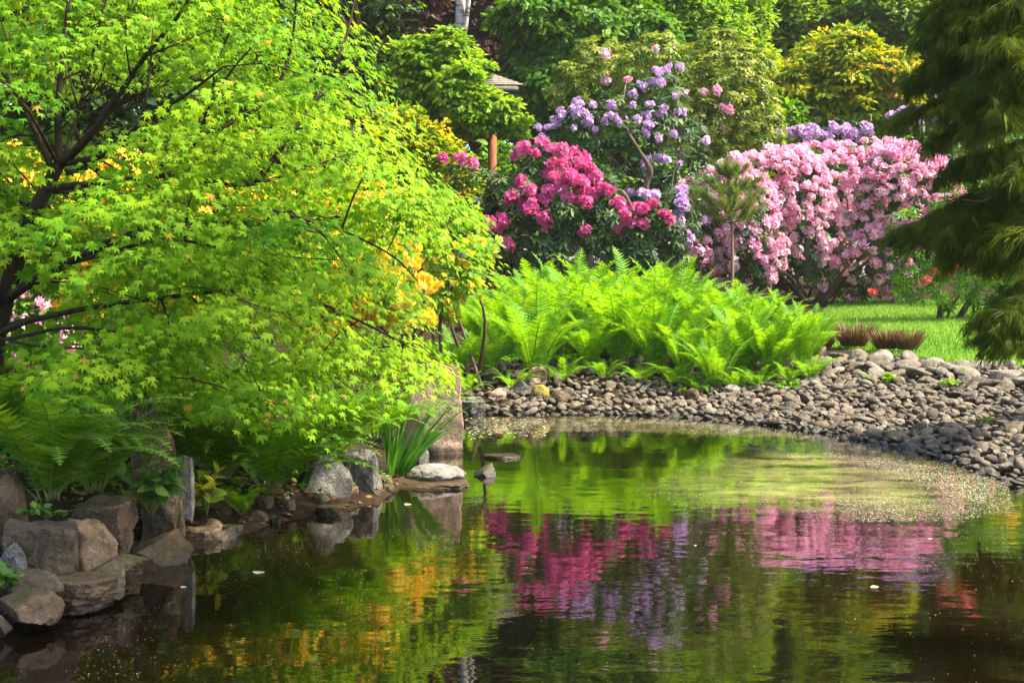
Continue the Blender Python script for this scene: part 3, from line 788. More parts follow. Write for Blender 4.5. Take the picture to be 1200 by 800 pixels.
def rhodo(name, label, base, blobs_l, nros, leaf, mat, flowers, key, fsize, seed, stems=7, group=None, truss_group=None, depth=0.25, zlow=0.5, hole=-9, stem_r=0.03, cat='shrub', stem_mat=None):
    rg = rng_(seed); b = G(*base); t = thing(name, label, cat, b, group)
    bl = blobs_px(blobs_l)
    m = MB()
    for k in range(stems):
        c, r = bl[rg.integers(len(bl))]
        e = c + rdirs(rg, 1)[0] * r * 0.75; e[2] = max(e[2], b[2] + 0.5)
        s0 = b + np.array([rg.normal() * 0.15, rg.normal() * 0.15, -0.1])
        q = spline([s0, s0 + (e - s0) * 0.45 + np.array([rg.normal() * .15, rg.normal() * .15, 0.25]), e], 10)
        m.tube(q, np.linspace(stem_r, stem_r * 0.3, 10), 6)
    m.build('stem', stem_mat or M['bark2'], t, smooth=True)
    m = MB(); rosettes(m, bl, nros, rg, leaf, depth, b[2] + zlow, seed=seed, hole=hole); m.build('foliage', mat, t)
    cam_p = np.array([0, 0, CH])
    if len(flowers) == 0: return t
    pos = np.array([f[0] for f in flowers]); nor = np.array([f[1] for f in flowers])
    order = np.argsort(np.linalg.norm(pos - cam_p, axis=1) + 3 * (nor[:, 1] > 0.2))
    for i in order[:100]:
        child('flower_truss', TRUSS[key][int(rg.integers(4))], t, pos[i] - b, quat_z(nor[i], rg), fsize * rg.uniform(.82, 1.18))
    if len(order) > 100:
        m = MB(); truss_stuff(m, pos[order[100:]], nor[order[100:]], fsize, rg, key)
        o = m.build('flower_truss', M[key], t); o['kind'] = 'stuff'
    return t

def px_flowers(lst, D, bl, rg, dn=0.0):
    """flower heads at sight-line positions, set on the near side of the shrub's own volume"""
    out = []
    for px, py in lst:
        d = ray(px, py); o = np.array([0, 0, CH]); best = None
        for c, r in bl:
            oc = (o - c) / r; dd = d / r
            A_, B_, C_ = dd @ dd, 2 * oc @ dd, oc @ oc - 1
            q = B_ * B_ - 4 * A_ * C_
            if q > 0:
                s_ = (-B_ - math.sqrt(q)) / (2 * A_)
                if best is None or s_ < best[0]: best = (s_, nrm((o + d * s_ - c) / r ** 2))
        if best is None: best = (D, np.array([0, -0.5, 0.8]))
        p = o + d * (best[0] + rg.uniform(-.15, .1)); n = nrm(best[1] * 0.6 + np.array([0, -0.35, 0.6]) + rg.normal(size=3) * 0.2)
        out.append((p, n))
    return out

# crimson rhododendrons
rg = rng_(21)
z2 = [(380,88),(270,120),(300,155),(240,160),(340,155),(430,130),(485,130),(510,160),(558,140),(435,210),(500,225),(620,185),(635,215),(410,265),(640,265),(490,300),(540,290),(690,300),(680,285),(255,310),(610,320),(495,360),(255,365),(305,365),(620,340),(590,370),(670,385),(755,370),(415,370),(200,405),(320,420),(258,437),(390,420),(590,418),(635,445),(265,480),(310,465),(380,520),(400,555),(525,415),(630,605),(145,540),(70,560),(135,580),(160,665),(175,680),(100,575),(730,360),(660,240),(600,210),(460,290),(560,320)]
cr1 = [(560 + a / 5, 150 + b_ / 5) for a, b_ in z2] + [(540, 186), (519, 187), (553, 193)]
bl1 = [(640, 205, 44, 24.2), (680, 220, 40, 24.2), (610, 235, 42, 24), (655, 250, 52, 24), (700, 240, 34, 24), (585, 280, 40, 24), (640, 290, 50, 24), (700, 285, 42, 24), (545, 230, 42, 24.2)]
rhodo('crimson_rhododendron', 'large crimson-flowered rhododendron behind the fern bed', (bx(650, 24.5), 24.5), bl1, 520, 0.2, M['rhodo'],
      px_flowers(cr1, 24, blobs_px(bl1), rg), 'crimson', 0.14, 22, 9, stem_mat=M['twig'], hole=-0.55)
z2b = [(835,450),(860,500),(925,470),(965,480),(1030,445),(895,550),(970,560),(840,590),(1085,510),(1120,545),(1110,520),(820,440),(870,530)]
cr2 = [(560 + a / 5, 150 + b_ / 5) for a, b_ in z2b]
bl2 = [(738, 262, 26, 23.6), (765, 262, 28, 23.6), (750, 290, 34, 23.6), (785, 275, 20, 23.6)]
rhodo('crimson_rhododendron', 'small crimson-flowered rhododendron beside the purple-flowered one', (bx(750, 24), 24), bl2, 170, 0.18, M['rhodo'],
      px_flowers(cr2, 23.5, blobs_px(bl2), rg), 'crimson', 0.13, 23, 5, stem_mat=M['twig'])
# mauve rhododendrons
z7 = [(240,490),(235,530),(215,545),(260,535),(160,545),(115,560),(130,590),(45,600),(210,600),(265,580),(385,495),(415,560),(375,545),(300,495),(565,490),(555,545),(632,510),(560,585),(545,628),(605,650),(680,630),(505,560),(610,345),(620,390),(655,315),(710,315),(565,750),(635,750),(705,768),(610,755),(640,335),(225,515),(400,550)]
pu1 = [(620 + a / 4, b_ / 4) for a, b_ in z7] + [(560 + a / 5, 150 + b_ / 5) for a, b_ in [(1100,190),(1000,190),(985,35),(1150,40),(1060,60),(890,380)]]
bl3 = [(690, 160, 45, 28), (735, 150, 50, 28), (770, 120, 40, 28), (780, 170, 50, 28), (660, 180, 35, 28), (720, 210, 60, 28), (785, 225, 50, 28), (680, 240, 55, 28), (760, 260, 50, 28)]
t = rhodo('mauve_rhododendron', 'tall mauve-flowered rhododendron with a bare crooked trunk', (bx(757, 27), 27), bl3, 760, 0.19, M['rhodo'],
      px_flowers(pu1, 28, blobs_px(bl3), rg) + [f for f in zip(*shell(blobs_px(bl3), 60, rng_(241), .05, .2))], 'purple', 0.10, 24, 6)
m = MB(); q = spline([P(752, 330, 27.25), P(756, 225, 27.15), P(762, 200, 27.10), P(748, 175, 27.15), P(735, 152, 27.35), P(730, 125, 27.95), P(733, 100, 28.75)], 26)
m.tube(q, np.interp(np.linspace(0, 1, 26), [0, .3, .45, 1], [0.065, 0.06, 0.04, 0.015]), 8)
q = spline([P(757, 300, 27.15), P(735, 235, 26.85), P(722, 222, 26.65), P(707, 210, 26.75)], 14); m.tube(q, np.linspace(0.07, 0.03, 14), 7)
for a in ([(742, 165, 27.25), (756, 140, 27.85), (768, 112, 28.35)], [(757, 192, 27.15), (778, 172, 27.95), (790, 150, 28.55)], [(735, 152, 27.35), (718, 136, 27.95), (706, 116, 28.55)]):
    m.tube(spline([P(*p_) for p_ in a], 10), np.linspace(.024, .008, 10), 6)
m.build('trunk', M['bark2'], t, smooth=True)
pu2 = [(560 + a / 5, 150 + b_ / 5) for a, b_ in [(975,385),(1040,400),(1190,360),(1190,405),(1185,450),(1165,510),(1170,570),(1155,640),(1070,670)]] + [(780 + a / 4.21, 160 + b_ / 4.21) for a, b_ in [(95,265),(78,300),(75,340),(60,390),(60,440),(105,505),(45,495),(90,350),(70,420)]]
bl4 = [(790, 245, 22, 26), (775, 270, 24, 26), (797, 270, 20, 26), (780, 295, 26, 26)]
rhodo('mauve_rhododendron', 'low mauve-flowered rhododendron squeezed against the pink one', (bx(785, 26.3), 26.3), bl4, 150, 0.17, M['rhodo'], px_flowers(pu2, 26, blobs_px(bl4), rg), 'purple', 0.14, 25, 4)
pu3 = [(926, 157), (938, 154), (948, 160), (952, 152), (960, 158), (975, 150), (983, 155), (990, 152), (1000, 156), (1005, 162), (1015, 152), (970, 160), (935, 160), (995, 160), (912, 160)]
bl5 = [(960, 170, 34, 33), (1000, 172, 32, 33), (925, 172, 24, 33), (980, 200, 40, 33)]
rhodo('mauve_rhododendron', 'mauve-flowered rhododendron peeping over the top of the pink one', (bx(965, 33.3), 33.3), bl5, 160, 0.2, M['rhodo'], px_flowers(pu3, 33, blobs_px(bl5), rg), 'purple', 0.16, 26, 4)
pu4 = [(1047, 137), (1060, 132), (1072, 134), (1080, 130), (1056, 140), (1090, 138), (1100, 142), (1076, 142), (1110, 148), (1065, 145), (1118, 135)]
bl6 = [(1070, 155, 30, 34), (1105, 160, 32, 34), (1080, 190, 40, 34)]
rhodo('mauve_rhododendron', 'mauve-flowered rhododendron beside the dark cypress', (bx(1085, 34.3), 34.3), bl6, 170, 0.2, M['rhodo'], px_flowers(pu4, 34, blobs_px(bl6), rg), 'purple', 0.16, 27, 4)
# olive-leaved rhododendron
bud = [(620 + a / 4, b_ / 4) for a, b_ in [(355,255),(465,375),(360,380),(820,430),(880,425),(730,435),(940,515),(905,505),(590,230)]]
bl7 = [(850, 110, 62, 31.2), (820, 140, 50, 31.0), (880, 150, 42, 31.0), (860, 190, 50, 31.2), (800, 90, 40, 31.2), (740, 85, 34, 31.2), (700, 75, 34, 31.2), (675, 95, 26, 31.0), (770, 70, 36, 31.2), (840, 70, 40, 31.5), (655, 110, 14, 30.9), (880, 80, 30, 31.3)]
rhodo('olive_rhododendron', 'tall domed rhododendron with yellowish olive leaves', (bx(830, 31.7), 31.7), bl7, 1500, 0.17, M['olive'], px_flowers(bud, 31, blobs_px(bl7), rg), 'pink', 0.11, 28, 12, zlow=0.9, depth=0.3)
# the great pink rhododendron
bl8 = [(850, 252, 60, 28.8), (915, 232, 60, 29.6), (985, 230, 62, 30.4), (1055, 228, 60, 30), (1092, 240, 38, 30), (870, 290, 52, 28.8), (950, 285, 52, 30), (1025, 290, 48, 30), (822, 240, 34, 28.6), (808, 258, 30, 28.4), (815, 290, 32, 28.4), (870, 215, 34, 29.2), (1110, 262, 34, 30), (950, 205, 36, 30.4), (1020, 200, 38, 30.4), (1000, 315, 36, 30.6), (1060, 310, 40, 30.6), (930, 310, 40, 30.4), (870, 320, 36, 30), (985, 330, 20, 30.8), (1020, 332, 20, 30.8), (1055, 332, 20, 30.6)]
rg = rng_(29)
B8 = blobs_px(bl8)
fp, fn = shell(B8, 2100, rg, 0.10, 0.3)
zg = T(bx(950, 30), 30)
relz = (fp[:, 2] - zg)
keep = rg.random(len(fp)) < np.clip((relz - 0.5) / 1.5, 0.12, 1.0)
fp, fn = fp[keep], fn[keep]
# thin out so that the heads keep a little room
sel = []
for i in range(len(fp)):
    if all(np.linalg.norm(fp[i] - fp[j]) > 0.132 for j in sel): sel.append(i)
fl = [(fp[i], nrm(fn[i] * 0.8 + [0, -.1, .35] + rg.normal(size=3) * .15)) for i in sel]
rhodo('pink_rhododendron', 'huge rhododendron covered in pale pink flowers beside the lawn', (bx(950, 30.3), 30.3), bl8, 1000, 0.17, M['rhodo'], fl, 'pink', 0.12, 30, 22, zlow=0.05, depth=0.14, stem_r=0.035)
# coral azalea behind the cypress
co = [(1140, 118), (1128, 128), (1150, 116), (1172, 118), (1132, 140), (1145, 135), (1112, 128), (1136, 305), (1140, 315), (1115, 320), (1095, 318), (1165, 295), (1150, 300), (1142, 298), (1125, 292), (1118, 312), (1105, 300), (1086, 328), (1021, 342)]
bl9 = [(1080, 300, 40, 25), (1115, 290, 45, 25), (1160, 290, 50, 25), (1065, 270, 30, 25), (1140, 250, 50, 25.3), (1110, 320, 30, 25), (1185, 250, 50, 25.5), (1070, 335, 24, 25.2), (1110, 338, 24, 25.2), (1150, 335, 26, 25.2), (1190, 325, 36, 25.4)]
rhodo('coral_azalea', 'glossy green shrub with a few coral flowers at the edge of the lawn', (bx(1110, 25.3), 25.3), bl9, 420, 0.16, M['chestnut'], px_flowers(co[7:], 25, blobs_px(bl9), rng_(31)), 'coral', 0.1, 31, 6, zlow=0.1)
bl10 = [(1140, 135, 26, 31), (1165, 130, 26, 31), (1120, 150, 24, 31), (1150, 170, 40, 31)]
rhodo('coral_azalea', 'coral red azalea showing high up through the cypress boughs', (bx(1145, 31.2), 31.2), bl10, 120, 0.16, M['chestnut'], px_flowers(co[:7], 31, blobs_px(bl10), rng_(32)), 'coral', 0.2, 32, 4, zlow=0.9)
bl11 = [(1180, 225, 30, 29), (1205, 220, 30, 29), (1190, 250, 35, 29)]
rhodo('yellow_azalea', 'yellow azalea glimpsed behind the cypress branch', (bx(1190, 29.3), 29.3), bl11, 110, 0.15, M['lime'], px_flowers([(1180, 228), (1190, 222), (1186, 236), (1172, 232), (1196, 232), (1180, 240)], 29, blobs_px(bl11), rng_(33)), 'yellow', 0.17, 33, 4, zlow=0.4)

# young pine before the pink rhododendron
rg = rng_(34); D = 24.0; b = G(bx(858, D), D)
t = thing('young_pine', 'slender young pine in front of the pink rhododendron', 'tree', b)
m = MB(); top = P(852, 178, D); q = spline([b - [0, 0, .1], P(858, 280, D), P(855, 230, D), top], 20); m.tube(q, np.linspace(0.035, 0.008, 20), 7)
m2 = MB(); TN = [t_needles(22, 0.5, 0.017, s) for s in range(3)]
for lev, (py, L, cnt) in enumerate([(205, .22, 6), (228, .42, 8), (248, .62, 9), (262, .55, 6)]):
    c = P(856, py, D)
    for k in range(cnt):
        a = 2 * math.pi * (k + rg.uniform(-.25, .25)) / cnt
        e = c + np.array([math.cos(a) * L, math.sin(a) * L, L * 0.55]) * rg.uniform(.8, 1.15)
        br = spline([c, c + (e - c) * .5 - [0, 0, .05], e], 7); m.tube(br, np.linspace(.012, .005, 7), 5)
        pts = np.concatenate([br[2:]] * 4) + rg.normal(size=(20, 3)) * 0.02
        dr = nrm(e - c)[None] + np.array([0, 0, .5]) + rg.normal(size=(20, 3)) * .35
        j = k % 3; m2.inst(TN[j][0], TN[j][1], pts, dr, rdirs(rg, 20), rg.uniform(.13, .22, 20), rg.random(20))
c = q[12:]
for j in range(3): m2.inst(TN[j][0], TN[j][1], c, np.tile([0, 0, 1.0], (len(c), 1)) + rg.normal(size=c.shape) * .5, rdirs(rg, len(c)), .17, rg.random(len(c)))
m.build('trunk', M['pinebark'], t, smooth=True); m2.build('crown', M['pine'], t)

# ================================================================== azaleas behind and beside the maple
def azalea(label, base, blobs_l, nfl, seed, fs=0.11, nros=160, key='yellow', leafm='lime', name='yellow_azalea', zl=0.3, leaf=0.14):
    rg = rng_(seed); B_ = blobs_px(blobs_l)
    p, n = shell(B_, nfl, rg, 0.25, 0.35)
    f = [(p[i], nrm(n[i] * .6 + [0, -.2, .6])) for i in range(len(p)) if p[i][2] > T(*base) + zl]
    return rhodo(name, label, base, blobs_l, nros, leaf, M[leafm], f, key, fs, seed, 6, zlow=zl, depth=.5)
azalea('open yellow azalea with bare dark twigs beside the fern bed', (bx(535, 17.0), 17.0), [(520, 305, 26, 16.8), (555, 300, 26, 16.8), (500, 280, 24, 16.8), (545, 335, 22, 16.7), (575, 285, 14, 16.9), (520, 350, 26, 16.7)], 60, 35, 0.065, 130, zl=.35)
azalea('yellow-orange azalea showing through the middle of the maple', (bx(400, 14.5), 14.5), [(380, 290, 60, 14.5), (440, 300, 50, 14.5), (340, 250, 50, 14.5), (420, 240, 45, 14.8), (380, 350, 60, 14.5), (470, 350, 40, 14.5)], 240, 36, 0.11, 220)
azalea('golden azalea behind the lower limbs of the maple', (bx(230, 14.8), 14.8), [(200, 270, 60, 14.6), (150, 230, 50, 14.6), (270, 280, 60, 14.6), (230, 330, 60, 14.6), (120, 290, 50, 14.6)], 220, 37, 0.11, 220)
azalea('orange azalea glowing behind the maple trunk', (bx(60, 15.5), 15.5), [(60, 260, 60, 15.5), (20, 220, 50, 15.5), (-30, 270, 60, 15.5), (100, 330, 50, 15.5)], 140, 38, 0.11, 200)
azalea('pink azalea low behind the maple trunk', (bx(20, 13.8), 13.8), [(10, 400, 42, 13.6), (50, 400, 36, 13.6), (-40, 390, 50, 13.6), (30, 370, 30, 13.6)], 60, 39, 0.09, 120, 'pink', 'chestnut', 'pink_azalea', zl=0.1)
azalea('dark leafy shrub with hardly a flower between the maple and the fern bed', (bx(480, 20.5), 20.5), [(480, 330, 50, 20.5), (440, 310, 50, 20.5), (530, 330, 45, 20.5), (470, 280, 50, 20.5), (380, 340, 60, 20.5)], 8, 40, 0.09, 300, 'yellow', 'rhodo', 'leafy_shrub', zl=0.1)

# ================================================================== ferns
def frond_mesh(name, mat, L=1.0, th0=0.25, th1=0.9, npn=30, wmax=0.17, seed=0, peak=0.55, droop=0.25, teeth=5):
    """one feather-shaped frond: arching midrib in the XZ plane, toothed leaflets on both sides"""
    rg = rng_(seed); m = MB(); n = 40
    th = th0 + (th1 - th0) * np.linspace(0, 1, n) ** 1.8
    ds = L / (n - 1)
    x = np.concatenate([[0], np.cumsum(np.sin(th[:-1]) * ds)]); z = np.concatenate([[0], np.cumsum(np.cos(th[:-1]) * ds)])
    side = 0.05 * L * np.sin(np.linspace(0, 2.5, n) + rg.uniform(0, 3)) * rg.uniform(-1, 1)
    mid = np.stack([x, side, z], 1)
    m.tube(mid, np.linspace(0.008, 0.002, n) * max(L, .5), 4, 0.9, 1)
    tg = nrm(np.gradient(mid, axis=0))
    for k in range(npn):
        u = 0.10 + 0.89 * k / (npn - 1); i = min(int(u * (n - 1)), n - 2)
        p = mid[i] + (mid[i + 1] - mid[i]) * (u * (n - 1) - i); t_ = tg[i]
        prof = (np.clip(u / peak, 0, 1) ** 0.75) if u < peak else (np.clip((1 - u) / (1 - peak), 0, 1) ** 0.7)
        l = wmax * L * max(prof, 0.06) * rg.uniform(.9, 1.06)
        nn = nrm(np.cross(t_, [0, 1, 0])) * -1          # upper face
        for sgn in (-1, 1):
            d = nrm(np.array([0, sgn, 0]) * 0.93 + t_ * 0.34 + nn * (0.18 + rg.normal() * .1))
            wd = t_ - (t_ @ d) * d; wd = nrm(wd)
            hw = 0.40 * 0.89 * L / npn * 1.2
            q = teeth; V = []; ax = []
            for j in range(q + 1):
                f = j / q; c = p + d * l * f - nn * droop * l * f * f
                ww = hw * (1 - f ** 1.6) * 0.92 + hw * .05
                V += [c - wd * ww * .55, c, c + wd * ww * .55]
                if j < q:
                    f2 = (j + .55) / q; c2 = p + d * l * f2 - nn * droop * l * f2 * f2; w2 = hw * (1 - f2 ** 1.6) + hw * .04
                    V += [c2 - wd * w2 + d * l * .06, c2, c2 + wd * w2 + d * l * .06]
            V = np.array(V); R = len(V) // 3
            fs = []
            for j in range(R - 1):
                a = 3 * j; fs += [(a, a + 1, a + 4, a + 3), (a + 1, a + 2, a + 5, a + 4)]
            m.add(V, fs, rg.uniform(0, 1), 0)
    return m.mesh(name, [mat, M['stem']])
FR_UP = [frond_mesh('frond', M['fern'], 1.0, 0.08 + .05 * s, 0.92 + .26 * s, 32, 0.17, 300 + s) for s in range(4)]
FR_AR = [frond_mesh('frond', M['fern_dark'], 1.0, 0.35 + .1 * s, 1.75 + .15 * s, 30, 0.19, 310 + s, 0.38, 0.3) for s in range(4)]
FR_BR = [frond_mesh('frond', M['fern'], 1.0, 0.45 + .1 * s, 1.7 + .15 * s, 30, 0.17, 320 + s, 0.4, 0.3) for s in range(4)]
def fern(label, base, h, n, fr, seed, group=None, spread=0.25, bias=None, tilt=0.0):
    rg = rng_(seed); b = np.asarray(base, float)
    t = thing('fern', label, 'fern', b, group)
    for k in range(n):
        a = 2 * math.pi * (k + rg.uniform(-.35, .35)) / n
        if bias is not None and rg.random() < 0.55: a = bias + rg.normal() * 0.7
        ql = Matrix.Rotation(a, 3, 'Z').to_quaternion() @ Matrix.Rotation(float(rg.normal() * .08 + spread * rg.uniform(-.3, 1)), 3, 'Y').to_quaternion() @ Matrix.Rotation(float(rg.normal() * .25), 3, 'Z').to_quaternion()
        off = np.array([math.cos(a), math.sin(a), 0]) * 0.05 * h
        child('frond', fr[int(rg.integers(len(fr)))], t, off, ql, h * rg.uniform(.78, 1.1))
    return t
ORD = ['first', 'second', 'third', 'fourth', 'fifth', 'sixth', 'seventh', 'eighth', 'ninth', 'tenth', 'eleventh', 'twelfth', 'thirteenth']
front = [(508, 16.9, .6), (535, 17.0, .7), (572, 17.2, .72), (628, 17.35, 1.22), (692, 17.7, .85), (728, 18.0, 1.2), (768, 17.7, 1.12), (803, 17.6, .95), (838, 16.9, .85), (872, 17.4, 1.05), (905, 17.3, .98), (938, 17.5, .92)]
for k, (px, D, h) in enumerate(front):
    x = bx(px, D); fern(f'bright green fern, {ORD[k]} in the front row counted from the yellow azalea', (x, D, T(x, D)), h * 1.02, 20, FR_UP, 400 + k, 'ferns of the fern bed')
for k, (px, D, h) in enumerate([(548, 16.7, .42), (600, 16.9, .45), (660, 17.2, .5), (708, 17.3, .45), (752, 17.3, .48), (790, 17.2, .5), (820, 16.9, .42), (862, 16.9, .4), (888, 16.9, .5), (925, 17.0, .45), (950, 17.1, .5)]):
    x = bx(px, D); fern(f'small arching fern, {ORD[k]} from the yellow azalea among those spilling onto the cobbles', (x, D, T(x, D)), h, 12, FR_BR, 520 + k, 'small ferns along the cobbles')
rg = rng_(41)
back = [(590, 18.6, 1.1), (648, 18.7, 1.3), (680, 18.9, 1.3), (705, 19.2, 1.35), (745, 18.9, 1.3), (785, 18.8, 1.28), (822, 18.6, 1.2), (855, 18.6, 1.1), (890, 18.4, 1.05), (922, 18.5, .95),
        (610, 19.8, 1.3), (640, 20.0, 1.4), (672, 20.2, 1.42), (705, 20.4, 1.42), (738, 20.2, 1.42), (770, 20.2, 1.38), (803, 20, 1.3), (835, 19.8, 1.2), (868, 19.7, 1.1), (660, 21.4, 1.45), (700, 21.6, 1.42), (742, 21.5, 1.42), (785, 21.2, 1.35), (560, 19.5, 1.1), (625, 21.0, 1.4), (955, 18.2, .75)]
for k, (px, D, h) in enumerate(back):
    x = bx(px, D)
    row = 'second' if D < 19.3 else ('third' if D < 20.6 else 'last')
    nb = 'the crimson rhododendron' if px < 720 else ('the mauve rhododendron' if px < 800 else 'the young pine')
    fern(f'bright fern in the {row} row of the fern bed below {nb}', (x, D, T(x, D)), h * 1.0, 18, FR_UP, 430 + k, 'ferns of the fern bed')
# woodland ferns on the maple bank
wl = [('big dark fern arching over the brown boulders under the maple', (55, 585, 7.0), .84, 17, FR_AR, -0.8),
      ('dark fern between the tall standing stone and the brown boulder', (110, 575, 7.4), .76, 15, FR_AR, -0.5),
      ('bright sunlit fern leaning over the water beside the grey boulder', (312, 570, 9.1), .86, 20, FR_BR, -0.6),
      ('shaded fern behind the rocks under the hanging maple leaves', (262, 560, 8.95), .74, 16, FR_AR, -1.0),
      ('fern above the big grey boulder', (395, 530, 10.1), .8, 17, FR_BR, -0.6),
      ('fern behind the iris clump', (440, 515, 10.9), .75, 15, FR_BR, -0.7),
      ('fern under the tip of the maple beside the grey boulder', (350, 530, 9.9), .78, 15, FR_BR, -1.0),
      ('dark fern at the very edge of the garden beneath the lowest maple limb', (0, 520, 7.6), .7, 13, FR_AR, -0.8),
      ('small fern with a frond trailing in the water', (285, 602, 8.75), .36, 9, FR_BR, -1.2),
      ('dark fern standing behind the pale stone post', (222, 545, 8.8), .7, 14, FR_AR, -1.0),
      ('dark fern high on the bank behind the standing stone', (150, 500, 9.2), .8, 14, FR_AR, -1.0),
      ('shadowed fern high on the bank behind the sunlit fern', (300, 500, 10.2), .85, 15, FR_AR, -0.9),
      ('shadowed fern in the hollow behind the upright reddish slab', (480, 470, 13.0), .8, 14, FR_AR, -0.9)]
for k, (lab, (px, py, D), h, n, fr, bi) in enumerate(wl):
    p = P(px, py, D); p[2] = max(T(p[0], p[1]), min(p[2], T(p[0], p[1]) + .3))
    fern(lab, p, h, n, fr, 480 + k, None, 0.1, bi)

# ================================================================== rocks
def ico(sub):
    import bmesh
    bm = bmesh.new(); bmesh.ops.create_icosphere(bm, subdivisions=sub, radius=1.0)
    v = np.array([q.co[:] for q in bm.verts]); f = [tuple(q.index for q in fc.verts) for fc in bm.faces]; bm.free(); return v, f
ICO4, ICO5, ICO3 = ico(4), ico(5), ico(3)
def rock_verts(seed, kind='boulder', base=ICO5):
    rg = rng_(seed); v = base[0].copy(); r = np.full(len(v), 1.0)
    def cut(n, d, r):
        c = v @ nrm(np.array(n, float)); return np.where(c > 1e-3, np.minimum(r, d / np.maximum(c, 1e-3)), r)
    if kind == 'boulder':
        for k in range(13): r = cut(rg.normal(size=3), rg.uniform(.5, .85), r)
    elif kind == 'round':
        for k in range(6): r = cut(rg.normal(size=3), rg.uniform(.8, .95), r)
    elif kind == 'block':
        r[:] = 3
        for ax in range(3):
            for s_ in (-1, 1):
                n = rg.normal(size=3) * .12; n[ax] += s_; r = cut(n, rg.uniform(.85, 1.0), r)
        for k in range(9): r = cut(rg.choice([-1, 1], 3) + rg.normal(size=3) * .45, rg.uniform(1.0, 1.35), r)
    elif kind == 'slab':
        r[:] = 3; r = cut((0, 0, 1), 1, r); r = cut((0, 0, -1), 1, r)
        for k in range(9):
            a = 2 * math.pi * k / 9 + rg.uniform(-.2, .2); r = cut((math.cos(a), math.sin(a), rg.normal() * .08), rg.uniform(.84, 1.02), r)
    elif kind == 'wedge':
        r[:] = 2; r = cut((-.55, -.1, .8), .55, r); r = cut((.6, -.6, .55), .62, r); r = cut((0, 0, -1), .8, r)
        for k in range(7):
            a = 2 * math.pi * k / 7 + rg.uniform(-.3, .3); r = cut((math.cos(a), math.sin(a), rg.normal() * .15), rg.uniform(.8, 1), r)
    p = v * r[:, None]
    for f_, a_ in ((1.6, .10), (4.0, .06), (9, .03), (20, .014)):
        nz = np.array([mnoise.noise(Vector(tuple(q * f_ + seed * 3.17))) for q in p]); p = p * (1 + a_ * nz)[:, None]
    lo, hi = p.min(0), p.max(0)
    return (p - (lo + hi) / 2) / ((hi - lo) / 2)
def rock(label, px0, px1, py0, py1, D, mat, kind, seed, depth=0.9, tilt=0, rz=0, name='boulder', cat='rock', sink=0.25, group=None, taper=0.0):
    w_ = (px1 - px0) * D / F; h = (py1 - py0) * D / F
    v = rock_verts(seed, kind)
    c_ = P((px0 + px1) / 2, (py0 + py1) / 2, D)
    dz = h * sink                      # part bedded in the ground or water
    hz = (h + dz) / 2
    S = np.array([w_ / 2, w_ / 2 * depth, hz])
    p = v * S
    if taper: p[:, 0] *= 1 - taper * (v[:, 2] + 1) / 2; p[:, 1] *= 1 - taper * (v[:, 2] + 1) / 2
    R_ = np.array((Matrix.Rotation(rz, 3, 'Z') @ Matrix.Rotation(tilt, 3, 'Y')))
    p = p @ R_.T
    m = MB(); m.add(p + c_ - np.array([0, 0, dz / 2]), ICO5[1])
    o = m.build(name, M[mat], smooth=True, loc=tuple(float(q) for q in (c_ - [0, 0, hz])))
    if kind != 'round': o.data.set_sharp_from_angle(angle=math.radians(26))
    return tag(o, label, cat, group)
